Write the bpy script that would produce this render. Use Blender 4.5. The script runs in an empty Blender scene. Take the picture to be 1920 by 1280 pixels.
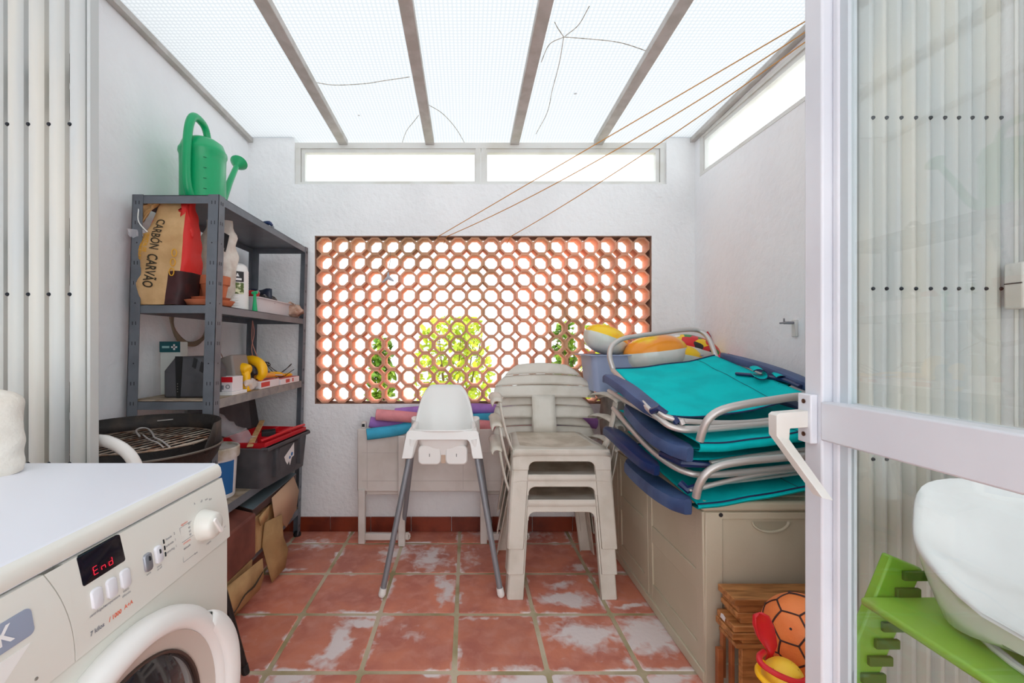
import bpy, bmesh, math, random
from mathutils import Vector, Matrix, Euler, noise
random.seed(7)
PI = math.pi
S = bpy.context.scene
COL = S.collection

# ---------------------------------------------------------------- camera
# eye 1.10 m above the floor, looking level along +Y; photo pixel -> world point
F, CX, CY, EYE = 815.0, 875.0, 645.0, 1.10
def U(px, py, Y):
    return Vector(((px - CX) * Y / F, Y, EYE - (py - CY) * Y / F))
def G(px, py, z=0.0):
    Y = F * (EYE - z) / (py - CY)
    return Vector(((px - CX) * Y / F, Y, z))
cd = bpy.data.cameras.new('camera'); cam = bpy.data.objects.new('camera', cd); COL.objects.link(cam)
cam.location = (0, 0, EYE); cam.rotation_euler = (PI / 2, 0, 0)
cd.sensor_width = 36.0; cd.lens = F / 1920 * 36
cd.shift_x = (960 - CX) / 1920; cd.shift_y = (CY - 640) / 1920
cd.clip_start = 0.02; cd.clip_end = 200
S.camera = cam

# ---------------------------------------------------------------- light
W = bpy.data.worlds.new('sky'); S.world = W; W.use_nodes = True
bg = W.node_tree.nodes['Background']
bg.inputs['Color'].default_value = (0.935, 0.97, 1.0, 1); bg.inputs['Strength'].default_value = 1.75
sd = bpy.data.lights.new('sun', 'SUN'); sun = bpy.data.objects.new('sun', sd); COL.objects.link(sun)
sd.energy = 1.4; sd.angle = math.radians(2); sd.color = (1, .95, .86)
sun.rotation_euler = (math.radians(-14), math.radians(16), 0); sun.location = (0, 0, 6)
# no lamp in the camera's room; sky light enters by its open rear end
S.cycles.max_bounces = 20; S.cycles.diffuse_bounces = 10; S.cycles.transparent_max_bounces = 24
S.view_settings.view_transform = 'Standard'; S.view_settings.look = 'None'
S.view_settings.exposure = 0.64; S.view_settings.gamma = 1.0; S.view_settings.use_curve_mapping = False

# ---------------------------------------------------------------- materials
def lin(c):
    r = []
    for v in c[:3]:
        v = v / 255.0
        r.append(v / 12.92 if v <= .04045 else ((v + .055) / 1.055) ** 2.4)
    return (*r, 1)
def M(name, c, rough=.5, metal=0, c2=None, sc=8, bump=0, bsc=60, lo=.42, hi=.62, island=0, det=4, trans=0, alpha=None, coat=0, emit=0, stretch=None, spec=None):
    m = bpy.data.materials.new(name); m.use_nodes = True
    nt = m.node_tree; N = nt.nodes; L = nt.links; b = N['Principled BSDF']
    b.inputs['Roughness'].default_value = rough; b.inputs['Metallic'].default_value = metal
    b.inputs['Base Color'].default_value = lin(c)
    if spec is not None: b.inputs['Specular IOR Level'].default_value = spec
    if coat: b.inputs['Coat Weight'].default_value = coat
    if trans: b.inputs['Transmission Weight'].default_value = trans
    if alpha is not None: b.inputs['Alpha'].default_value = alpha
    if emit:
        b.inputs['Emission Color'].default_value = lin(c); b.inputs['Emission Strength'].default_value = emit
    tc = None
    if c2 or bump:
        g = N.new('ShaderNodeNewGeometry'); tc = g.outputs['Position']
        if stretch:
            mp = N.new('ShaderNodeMapping'); mp.inputs['Scale'].default_value = stretch
            L.new(tc, mp.inputs[0]); tc = mp.outputs[0]
    last = None
    if c2:
        n = N.new('ShaderNodeTexNoise'); n.inputs['Scale'].default_value = sc; n.inputs['Detail'].default_value = det
        L.new(tc, n.inputs['Vector'])
        r = N.new('ShaderNodeMapRange'); r.inputs['From Min'].default_value = lo; r.inputs['From Max'].default_value = hi
        L.new(n.outputs['Fac'], r.inputs['Value'])
        mx = N.new('ShaderNodeMix'); mx.data_type = 'RGBA'
        mx.inputs['A'].default_value = lin(c); mx.inputs['B'].default_value = lin(c2)
        L.new(r.outputs[0], mx.inputs['Factor']); last = mx.outputs['Result']
    if island:
        g2 = N.new('ShaderNodeNewGeometry'); h = N.new('ShaderNodeHueSaturation')
        r2 = N.new('ShaderNodeMapRange'); r2.inputs['To Min'].default_value = 1 - island; r2.inputs['To Max'].default_value = 1 + island
        L.new(g2.outputs['Random Per Island'], r2.inputs['Value']); L.new(r2.outputs[0], h.inputs['Value'])
        if last: L.new(last, h.inputs['Color'])
        else: h.inputs['Color'].default_value = lin(c)
        last = h.outputs[0]
    if last: L.new(last, b.inputs['Base Color'])
    if bump:
        n = N.new('ShaderNodeTexNoise'); n.inputs['Scale'].default_value = bsc; n.inputs['Detail'].default_value = 5
        L.new(tc, n.inputs['Vector'])
        bp = N.new('ShaderNodeBump'); bp.inputs['Strength'].default_value = bump; bp.inputs['Distance'].default_value = .01
        L.new(n.outputs['Fac'], bp.inputs['Height']); L.new(bp.outputs[0], b.inputs['Normal'])
    return m
def glass(name, tint=(.97, .985, .98), rough=0.0, f0=.04, gain=1.0):
    # thin pane: clear, with a mirror share that grows at grazing view
    m = bpy.data.materials.new(name); m.use_nodes = True
    nt = m.node_tree; N = nt.nodes; L = nt.links; N.remove(N['Principled BSDF'])
    t = N.new('ShaderNodeBsdfTransparent'); t.inputs[0].default_value = (*tint, 1)
    g = N.new('ShaderNodeBsdfGlossy'); g.inputs['Roughness'].default_value = rough
    ge = N.new('ShaderNodeNewGeometry'); d = N.new('ShaderNodeVectorMath'); d.operation = 'DOT_PRODUCT'
    L.new(ge.outputs['Incoming'], d.inputs[0]); L.new(ge.outputs['Normal'], d.inputs[1])
    def ma(op, x, y=None):
        n = N.new('ShaderNodeMath'); n.operation = op
        for i, q in enumerate((x, y)):
            if q is None: continue
            if isinstance(q, (int, float)): n.inputs[i].default_value = q
            else: L.new(q, n.inputs[i])
        return n.outputs[0]
    c = ma('ABSOLUTE', d.outputs['Value']); s = ma('POWER', ma('SUBTRACT', 1.0, c), 5.0)
    f = ma('MULTIPLY', ma('ADD', f0, ma('MULTIPLY', s, 1 - f0)), gain)
    x = N.new('ShaderNodeMixShader'); L.new(f, x.inputs[0]); L.new(t.outputs[0], x.inputs[1]); L.new(g.outputs[0], x.inputs[2])
    L.new(x.outputs[0], N['Material Output'].inputs[0])
    return m
def film(name, col, alpha=.35, rough=.2):
    # thin clear plastic film: part see-through, part diffuse with a shine
    m = bpy.data.materials.new(name); m.use_nodes = True
    b = m.node_tree.nodes['Principled BSDF']; b.inputs['Base Color'].default_value = lin(col)
    b.inputs['Roughness'].default_value = rough; b.inputs['Alpha'].default_value = alpha
    return m

m_plaster = M('white_rough_plaster', (246, 247, 248), .85, c2=(240, 241, 242), sc=3, bump=.55, bsc=42)
m_plaster2 = M('white_render_plaster', (248, 249, 251), .85, c2=(243, 244, 247), sc=2.5, bump=.5, bsc=26)
m_ceil = M('white_ceiling_paint', (235, 235, 235), .9)
m_grout = M('cement_grout', (206, 192, 166), .9, c2=(164, 152, 112), sc=4, bump=.12, bsc=90)
m_skirt = M('glazed_terracotta_skirting', (138, 58, 34), .35, c2=(104, 40, 26), sc=6, island=.12, bump=.1)
m_rafter = M('grey_aluminium_rafter', (196, 192, 188), .6, c2=(182, 178, 172), sc=14)
m_walu = M('white_lacquered_aluminium', (224, 228, 234), .35, c2=(216, 220, 227), sc=4)
m_walu2 = M('aged_white_aluminium', (224, 224, 220), .45, c2=(206, 202, 190), sc=5, lo=.5, hi=.8)
m_gate = M('white_steel_gate_paint', (192, 197, 196), .4, c2=(206, 205, 196), sc=3, stretch=(6, 1, .4))
m_gatecore = M('grey_gate_links', (128, 124, 116), .6)
m_rivet = M('dark_rivet', (44, 48, 54), .4, .6)
m_rust = M('rusty_edge', (150, 116, 80), .8)
m_terra = M('terracotta_tube', (228, 164, 134), .8, c2=(196, 152, 116), sc=2.6, lo=.5, hi=.66, island=.16, bump=.2, bsc=90)
m_mortar = M('brown_mortar', (158, 124, 106), .9, c2=(126, 98, 84), sc=20)
m_pvc = M('white_plastic', (236, 236, 233), .35)
m_chair = M('weathered_white_resin', (218, 213, 202), .5, c2=(196, 190, 176), sc=7, lo=.45, hi=.75, bump=.08, bsc=200)
m_seat = M('worn_resin_seat', (212, 202, 186), .65, c2=(186, 174, 156), sc=10)
m_box = M('beige_resin', (200, 190, 168), .5, c2=(192, 182, 158), sc=3, bump=.06, bsc=150)
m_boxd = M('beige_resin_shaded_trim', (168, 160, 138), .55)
m_alu = M('brushed_tube_aluminium', (205, 200, 196), .35, .55)
m_steel = M('silver_painted_steel', (140, 144, 150), .4, .3)
m_teal = M('teal_canvas', (0, 200, 202), .85, c2=(0, 186, 190), sc=9, bump=.15, bsc=400, spec=.15)
m_navyp = M('navy_piping', (18, 44, 82), .7)
m_navy = M('blue_armrest_plastic', (66, 88, 130), .5, c2=(50, 70, 112), sc=10)
m_dnavy = M('dark_blue_plastic', (28, 46, 92), .3)
m_rack = M('grey_rack_enamel', (112, 118, 126), .42, .15, c2=(100, 106, 114), sc=10)
m_rackd = M('dark_rack_hole', (38, 38, 42), .7)
m_chip = M('dusty_shelf_board', (176, 160, 140), .85, c2=(140, 122, 100), sc=22)
m_green = M('green_plastic', (0, 166, 104), .35, coat=.1)
m_black = M('black_plastic', (34, 34, 36), .5)
m_char = M('charcoal_plastic', (80, 80, 84), .6, c2=(68, 68, 72), sc=12)
m_yellow = M('yellow_tool_plastic', (250, 190, 10), .35)
m_red = M('red_plastic', (206, 28, 40), .35)
m_white = M('white_print', (238, 238, 238), .5)
m_dark = M('dark_print', (52, 42, 20), .6)
m_terrap = M('flowerpot_clay', (206, 120, 82), .75, c2=(190, 108, 74), sc=14)
m_wood = M('oiled_acacia_wood', (196, 136, 80), .5, c2=(152, 98, 52), sc=7, stretch=(1.2, 9, 9))
m_wood2 = M('pale_plywood', (205, 168, 118), .6, c2=(186, 146, 96), sc=8, stretch=(6, 6, 1.5))
m_card = M('kraft_cardboard', (198, 160, 110), .8, c2=(176, 138, 92), sc=9)
m_cream = M('cream_panel', (226, 226, 218), .28, coat=.25)
m_creamt = M('white_worktop', (226, 230, 238), .3)

# ---------------------------------------------------------------- mesh helpers
class MB:
    def __init__(s): s.v = []; s.f = []; s.mi = []
    def add(s, vs, fs, mi=0):
        o = len(s.v); s.v += [Vector(v) for v in vs]; s.f += [[i + o for i in f] for f in fs]; s.mi += [mi] * len(fs); return s
    def box(s, x0, x1, y0, y1, z0, z1, mi=0, rz=0, piv=None):
        c = [(x0, y0, z0), (x1, y0, z0), (x1, y1, z0), (x0, y1, z0), (x0, y0, z1), (x1, y0, z1), (x1, y1, z1), (x0, y1, z1)]
        if rz:
            p = Vector(piv or ((x0 + x1) / 2, (y0 + y1) / 2, 0)); R = Matrix.Rotation(rz, 3, 'Z'); c = [R @ (Vector(q) - p) + p for q in c]
        return s.add(c, [(0, 3, 2, 1), (4, 5, 6, 7), (0, 1, 5, 4), (1, 2, 6, 5), (2, 3, 7, 6), (3, 0, 4, 7)], mi)
    def hexa(s, b, t, mi=0):
        return s.add(list(b) + list(t), [(0, 3, 2, 1), (4, 5, 6, 7), (0, 1, 5, 4), (1, 2, 6, 5), (2, 3, 7, 6), (3, 0, 4, 7)], mi)
    def obox(s, c, ax, ay, az, mi=0):    # oriented box, half axes
        c = Vector(c); ax = Vector(ax); ay = Vector(ay); az = Vector(az)
        return s.hexa([c - ax - ay - az, c + ax - ay - az, c + ax + ay - az, c - ax + ay - az], [c - ax - ay + az, c + ax - ay + az, c + ax + ay + az, c - ax + ay + az], mi)
    def tube(s, pts, r, n=12, closed=False, cap=True, mi=0, smooth=0, flat=1.0):
        P = [Vector(p) for p in pts]; R = list(r) if isinstance(r, (list, tuple)) else None
        if smooth:
            Q = []; RR = []; m = len(P); rng = m if closed else m - 1
            for i in range(rng):
                p0 = P[(i - 1) % m] if (closed or i > 0) else P[0] * 2 - P[1]
                p1 = P[i]; p2 = P[(i + 1) % m]; p3 = P[(i + 2) % m] if (closed or i + 2 < m) else P[-1] * 2 - P[-2]
                for k in range(smooth):
                    t = k / smooth
                    Q.append(.5 * ((2 * p1) + (p2 - p0) * t + (2 * p0 - 5 * p1 + 4 * p2 - p3) * t * t + (3 * p1 - p0 - 3 * p2 + p3) * t ** 3))
                    if R: RR.append(R[i] * (1 - t) + R[(i + 1) % m] * t)
            if not closed:
                Q.append(P[-1])
                if R: RR.append(R[-1])
            P = Q; R = RR if R else None
        m = len(P); prev = None; vs = []
        for i, p in enumerate(P):
            if closed: t = P[(i + 1) % m] - P[(i - 1) % m]
            else: t = P[min(i + 1, m - 1)] - P[max(i - 1, 0)]
            t = t.normalized() if t.length > 1e-9 else Vector((0, 0, 1))
            if prev is None:
                a = Vector((0, 0, 1)) if abs(t.z) < .9 else Vector((1, 0, 0)); a = (a - t * a.dot(t)).normalized()
            else:
                a = prev - t * prev.dot(t); a = a.normalized() if a.length > 1e-6 else prev
            prev = a; b = t.cross(a); rr = R[i] if R else r
            for k in range(n):
                q = 2 * PI * k / n; vs.append(p + a * math.cos(q) * rr * flat + b * math.sin(q) * rr)
        fs = []; seg = m if closed else m - 1
        for i in range(seg):
            for k in range(n):
                a0 = i * n + k; a1 = i * n + (k + 1) % n; j = (i + 1) % m
                fs.append((a0, a1, j * n + (k + 1) % n, j * n + k))
        if cap and not closed:
            fs.append(tuple(range(n - 1, -1, -1))); fs.append(tuple((m - 1) * n + k for k in range(n)))
        return s.add(vs, fs, mi)
    def lathe(s, prof, c=(0, 0, 0), n=28, axis='Z', sx=1, sy=1, mi=0, mis=None, a0=0, a1=2 * PI, R=None):
        c = Vector(c); vs = []; full = abs(a1 - a0 - 2 * PI) < 1e-6; nn = n if full else n + 1
        for (r, h) in prof:
            for k in range(nn):
                a = a0 + (a1 - a0) * k / n; x = r * math.cos(a) * sx; y = r * math.sin(a) * sy
                p = Vector((x, y, h)) if axis == 'Z' else (Vector((h, x, y)) if axis == 'X' else Vector((x, h, y)))
                if R: p = R @ p
                vs.append(c + p)
        fs = []; ms = []
        for i in range(len(prof) - 1):
            for k in range(n):
                k2 = (k + 1) % nn
                fs.append((i * nn + k, i * nn + k2, (i + 1) * nn + k2, (i + 1) * nn + k)); ms.append(mis[i] if mis else mi)
        o = len(s.v); s.v += vs; s.f += [[i + o for i in f] for f in fs]; s.mi += ms
        return s
    def prism(s, poly, thick, mapf, mi=0):    # poly 2D -> mapf(u,v,w), w in (0,thick)
        n = len(poly); vs = [mapf(u, v, 0) for u, v in poly] + [mapf(u, v, thick) for u, v in poly]
        fs = [tuple(range(n - 1, -1, -1)), tuple(range(n, 2 * n))] + [(i, (i + 1) % n, n + (i + 1) % n, n + i) for i in range(n)]
        return s.add(vs, fs, mi)
    def grid(s, rows, mi=0, mif=None, closed=False):
        a = len(rows); b = len(rows[0]); vs = [p for r in rows for p in r]; fs = []; ms = []
        for i in range(a - 1):
            for j in range(b if closed else b - 1):
                j2 = (j + 1) % b
                fs.append((i * b + j, i * b + j2, (i + 1) * b + j2, (i + 1) * b + j)); ms.append(mif(i, j) if mif else mi)
        o = len(s.v); s.v += [Vector(v) for v in vs]; s.f += [[i + o for i in f] for f in fs]; s.mi += ms
        return s
    def ball(s, c, rx, ry=None, rz=None, n=16, m=10, mi=0, fn=None):
        ry = ry or rx; rz = rz or rx; c = Vector(c); rows = []
        for i in range(m + 1):
            t = PI * i / m; rows.append([c + Vector((rx * math.sin(t) * math.cos(2 * PI * k / n), ry * math.sin(t) * math.sin(2 * PI * k / n), rz * math.cos(t))) for k in range(n)])
        if fn: rows = [[fn(p) for p in r] for r in rows]
        return s.grid(rows, mi=mi, closed=True)
def rr(x0, x1, y0, y1, r, n=4):
    pts = []
    for cx, cy, a in ((x1 - r, y0 + r, -PI / 2), (x1 - r, y1 - r, 0), (x0 + r, y1 - r, PI / 2), (x0 + r, y0 + r, PI)):
        for k in range(n + 1):
            q = a + PI / 2 * k / n; pts.append((cx + r * math.cos(q), cy + r * math.sin(q)))
    return pts
def setp(o, label=None, cat=None, group=None, kind=None):
    if label: o['label'] = label
    if cat: o['category'] = cat
    if group: o['group'] = group
    if kind: o['kind'] = kind
    return o
def obj(name, mb, mats, parent=None, bevel=0, smooth=35, solid=0, sub=0, label=None, cat=None, group=None, kind=None, keep=False, soff=-1, weld=True, bseg=2):
    if not isinstance(mats, (list, tuple)): mats = [mats]
    me = bpy.data.meshes.new(name)
    if parent is not None: org = parent['_o']; org = Vector(org)
    elif keep: org = Vector((0, 0, 0))
    else:
        xs = [v.x for v in mb.v]; ys = [v.y for v in mb.v]; zs = [v.z for v in mb.v]
        org = Vector(((min(xs) + max(xs)) / 2, (min(ys) + max(ys)) / 2, min(zs)))
    me.from_pydata([tuple(v - org) for v in mb.v], [], [tuple(f) for f in mb.f])
    for m in mats: me.materials.append(m)
    me.polygons.foreach_set('material_index', mb.mi)
    b = bmesh.new(); b.from_mesh(me)
    if weld: bmesh.ops.remove_doubles(b, verts=b.verts, dist=1e-5)
    bmesh.ops.recalc_face_normals(b, faces=b.faces); b.to_mesh(me); b.free()
    if smooth:
        me.polygons.foreach_set('use_smooth', [True] * len(me.polygons)); me.set_sharp_from_angle(angle=math.radians(smooth))
    me.update()
    o = bpy.data.objects.new(name, me); COL.objects.link(o)
    if parent is not None: o.parent = parent if '_m' not in parent else parent
    else: o.location = org
    if solid:
        s = o.modifiers.new('thick', 'SOLIDIFY'); s.thickness = solid; s.offset = soff
    if sub:
        s = o.modifiers.new('sub', 'SUBSURF'); s.levels = sub; s.render_levels = sub
    if bevel:
        s = o.modifiers.new('bev', 'BEVEL'); s.width = bevel; s.segments = bseg; s.limit_method = 'ANGLE'; s.angle_limit = math.radians(40)
    o['_o'] = tuple(org)
    return setp(o, label, cat, group, kind)
def thing(name, loc, label, cat, group=None):
    o = bpy.data.objects.new(name, None); COL.objects.link(o); o.location = Vector(loc); o.empty_display_size = .05
    o['_o'] = tuple(loc)
    return setp(o, label, cat, group)
def dup(root, dloc=(0, 0, 0), label=None, rz=0):
    r = root.copy(); COL.objects.link(r); r.location = root.location + Vector(dloc)
    if rz: r.rotation_euler.z += rz
    if label: r['label'] = label
    for ch in list(root.children):
        c = ch.copy(); COL.objects.link(c); c.parent = r
        for g in list(ch.children):
            d = g.copy(); COL.objects.link(d); d.parent = c
    return r
_fonts = {}
def text(body, size, mapf, thick=.0008, bold=0, spacing=1.0, rows=8):
    # lettering as thin solid letters; mapf(u, v, w) with u along the text, centred
    cu = bpy.data.curves.new('t', 'FONT'); cu.body = body; cu.size = size; cu.align_x = 'CENTER'; cu.align_y = 'CENTER'
    cu.offset = bold; cu.resolution_u = 3; cu.space_character = spacing
    to = bpy.data.objects.new('t', cu); COL.objects.link(to)
    dg = bpy.context.evaluated_depsgraph_get(); me = bpy.data.meshes.new_from_object(to.evaluated_get(dg))
    mb = MB(); mb.add([mapf(v.co.x, v.co.y, thick) for v in me.vertices], [tuple(p.vertices) for p in me.polygons])
    bpy.data.objects.remove(to); bpy.data.meshes.remove(me); bpy.data.curves.remove(cu)
    return mb
def nz(p, s=5, seed=0): return noise.noise(Vector(p) * s + Vector((seed, seed * 2.3, -seed)))
# ================================================================ SETTING
XL, XR, YB = -1.285, 1.344, 2.56
def roofz(y): return 2.315 + .037 * (YB - y)

# ---- floor tiles
def floor_mat():
    m = bpy.data.materials.new('worn_terracotta_tile'); m.use_nodes = True
    nt = m.node_tree; N = nt.nodes; L = nt.links; b = N['Principled BSDF']; b.inputs['Roughness'].default_value = .55
    geo = N.new('ShaderNodeNewGeometry'); P = geo.outputs['Position']
    def noi(sc, det=5, dist=0):
        n = N.new('ShaderNodeTexNoise'); n.inputs['Scale'].default_value = sc; n.inputs['Detail'].default_value = det
        n.inputs['Distortion'].default_value = dist; L.new(P, n.inputs['Vector']); return n.outputs['Fac']
    def mr(v, a, c, lo=0, hi=1):
        r = N.new('ShaderNodeMapRange'); r.inputs['From Min'].default_value = a; r.inputs['From Max'].default_value = c
        r.inputs['To Min'].default_value = lo; r.inputs['To Max'].default_value = hi; L.new(v, r.inputs['Value']); return r.outputs[0]
    def ma(op, a, c=None):
        n = N.new('ShaderNodeMath'); n.operation = op
        for i, q in enumerate((a, c)):
            if q is None: continue
            if isinstance(q, (int, float)): n.inputs[i].default_value = q
            else: L.new(q, n.inputs[i])
        return n.outputs[0]
    def mix(f, a, c):
        x = N.new('ShaderNodeMix'); x.data_type = 'RGBA'
        if isinstance(f, float): x.inputs['Factor'].default_value = f
        else: L.new(f, x.inputs['Factor'])
        for k, q in (('A', a), ('B', c)):
            if isinstance(q, tuple): x.inputs[k].default_value = lin(q)
            else: L.new(q, x.inputs[k])
        return x.outputs['Result']
    base = mix(mr(noi(6), .4, .62), (220, 138, 112), (196, 118, 102))
    base = mix(mr(noi(17, 8, .4), .46, .72, 0, .75), base, (222, 154, 136))
    hs = N.new('ShaderNodeHueSaturation'); L.new(mr(geo.outputs['Random Per Island'], 0, 1, .88, 1.12), hs.inputs['Value']); L.new(base, hs.inputs['Color']); base = hs.outputs[0]
    blobs = [(1095, 1188, .15, .085, 1), (1215, 1190, .13, .12, 1), (1060, 1122, .15, .055, 1), (1050, 1095, .1, .04, .7), (628, 1212, .05, .14, 1.1), (688, 1165, .10, .035, 1), (600, 1235, .04, .04, .8),
             (1180, 1135, .12, .02, .9), (745, 1035, .12, .12, .75), (590, 1020, .15, .10, .6), (805, 1045, .11, .16, .8), (1010, 1275, .2, .06, .9), (1250, 1275, .16, .05, .8), (545, 1275, .06, .06, 1),
             (832, 1100, .035, .14, .9), (690, 1150, .16, .02, .9), (520, 1068, .14, .02, .9), (1085, 1065, .08, .05, .8), (960, 1000, .3, .12, .7), (1150, 1020, .2, .06, .5), (700, 1000, .2, .07, .55), (770, 1185, .08, .09, .45),
             (900, 1160, .14, .02, .6), (1105, 1240, .12, .03, .35), (470, 1200, .12, .1, .3), (1170, 1240, .05, .05, .5), (880, 1045, .1, .2, .5)]
    acc = None
    wob = N.new('ShaderNodeTexNoise'); wob.inputs['Scale'].default_value = 9; wob.inputs['Detail'].default_value = 6; L.new(P, wob.inputs['Vector'])
    wv = N.new('ShaderNodeVectorMath'); wv.operation = 'MULTIPLY_ADD'; L.new(wob.outputs['Color'], wv.inputs[0]); wv.inputs[1].default_value = (.16, .12, 0)
    L.new(P, wv.inputs[2])
    for px, py, rx, ry, k in blobs:
        g = G(px, py)
        mp = N.new('ShaderNodeMapping'); mp.vector_type = 'POINT'
        mp.inputs['Location'].default_value = (-(g.x + .08) / rx, -(g.y + .06) / ry, 0); mp.inputs['Scale'].default_value = (1 / rx, 1 / ry, 0)
        L.new(wv.outputs[0], mp.inputs[0])
        ln = N.new('ShaderNodeVectorMath'); ln.operation = 'LENGTH'; L.new(mp.outputs[0], ln.inputs[0])
        v = mr(ln.outputs['Value'], .0, 1.6, k, 0)
        acc = v if acc is None else ma('MAXIMUM', acc, v)
    # lime along tile edges
    sx = N.new('ShaderNodeSeparateXYZ'); L.new(P, sx.inputs[0])
    def edge(o, off, pitch):
        f = ma('FRACT', ma('DIVIDE', ma('ADD', o, -off), pitch)); return ma('MINIMUM', f, ma('SUBTRACT', 1.0, f))
    e = ma('MINIMUM', edge(sx.outputs[0], -.0413, .3142), edge(sx.outputs[1], 1.772, .3145))
    em = ma('MULTIPLY', mr(e, .03, .13, 1, 0), mr(noi(5, 5), .42, .62))
    acc = ma('MAXIMUM', acc, ma('MULTIPLY', em, .75))
    acc = ma('ADD', acc, ma('MULTIPLY', ma('SUBTRACT', noi(26, 6, .5), .5), .9))
    w = mr(acc, .33, .66, 0, .9)
    colr = mix(w, base, (236, 229, 228))
    L.new(colr, b.inputs['Base Color'])
    L.new(mr(w, 0, 1, .42, .85), b.inputs['Roughness'])
    bp = N.new('ShaderNodeBump'); bp.inputs['Strength'].default_value = .25; bp.inputs['Distance'].default_value = .004; L.new(noi(60, 6), bp.inputs['Height']); L.new(bp.outputs[0], b.inputs['Normal'])
    return m
mb = MB(); mb.box(XL - .2, XR + .2, -1.6, YB + .15, -.12, -.0022)
rnd = random.Random(3)
tile = MB()
for i in range(-5, 6):
    for j in range(-11, 4):
        x0 = -.0413 + i * .3142; y0 = 1.772 + j * .3145; g = .0085
        a, b_, c, d = x0 + g, x0 + .3142 - g, y0 + g, y0 + .3145 - g
        a = max(a, XL); b_ = min(b_, XR); c = max(c, -1.6); d = min(d, YB)
        if b_ - a < .02 or d - c < .02: continue
        poly = [(u + rnd.uniform(-.0012, .0012), v + rnd.uniform(-.0012, .0012)) for u, v in rr(a, b_, c, d, .012, 3)]
        n = len(poly); h = rnd.uniform(-.0008, .0008)
        cx, cy = (a + b_) / 2, (c + d) / 2
        r0 = [(u, v, -.01) for u, v in poly]; r1 = [(u, v, -.0015 + h) for u, v in poly]
        r2 = [(u + (cx - u) * .018, v + (cy - v) * .018, h) for u, v in poly]
        tile.add(r0 + r1 + r2, [(k, (k + 1) % n, n + (k + 1) % n, n + k) for k in range(n)] + [(n + k, n + (k + 1) % n, 2 * n + (k + 1) % n, 2 * n + k) for k in range(n)] + [tuple(range(2 * n, 3 * n))])
fl = obj('floor', mb, m_grout, kind='structure', keep=True, smooth=0)
obj('floor_tiles', tile, floor_mat(), fl, smooth=20)

# ---- back wall with openings
LX0, LX1, LZ0, LZ1 = -.895, 1.090, .748, 1.738
WX0, WX1, WZ0, WZ1 = -1.015, 1.178, 2.042, 2.292
TH = .13
mb = MB()
mb.box(XL - .15, LX0, YB, YB + TH, -.1, WZ0); mb.box(LX1, XR + .15, YB, YB + TH, -.1, WZ0)
mb.box(LX0, LX1, YB, YB + TH, -.1, LZ0); mb.box(LX0, LX1, YB, YB + TH, LZ1, WZ0)
mb.box(XL - .15, WX0, YB, YB + TH, WZ0, 2.36); mb.box(WX1, XR + .15, YB, YB + TH, WZ0, 2.36)
obj('wall_back', mb, m_plaster, kind='structure', keep=True, smooth=0, weld=False)
mb = MB(); mb.box(XL - .15, XL, -1.6, YB + TH, -.1, 2.62)
obj('wall_left', mb, m_plaster2, kind='structure', keep=True, smooth=0)
RY0, RY1, RZ0, RZ1 = 1.12, 2.505, 2.066, 2.285
mb = MB(); mb.box(XR, XR + .15, -1.6, YB + TH, -.1, RZ0); mb.box(XR, XR + .15, RY1, YB + TH, RZ0, 2.36); mb.box(XR, XR + .15, -1.6, RY0, RZ0, 2.62)
mb.box(XR, XR + .15, RY0, RY1, RZ1 + .012, 2.38)
obj('wall_right', mb, m_plaster2, kind='structure', keep=True, smooth=0, weld=False)
# skirting of glazed tiles
def skirt(name, x0, x1, y0, y1, along):
    mb = MB(); L = (x1 - x0) if along == 'x' else (y1 - y0); n = max(1, round(L / .235)); s = L / n
    for k in range(n):
        if along == 'x': mb.box(x0 + k * s + .0015, x0 + (k + 1) * s - .0015, y0, y1, .001, .086)
        else: mb.box(x0, x1, y0 + k * s + .0015, y0 + (k + 1) * s - .0015, .001, .086)
    obj(name, mb, m_skirt, kind='structure', keep=True, bevel=.002)
skirt('baseboard_back', XL + .01, XR - .01, YB - .011, YB - .001, 'x')
skirt('baseboard_left', XL + .001, XL + .011, 1.2, YB - .012, 'y')
skirt('baseboard_right', XR - .011, XR - .001, 1.2, YB - .012, 'y')

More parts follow.
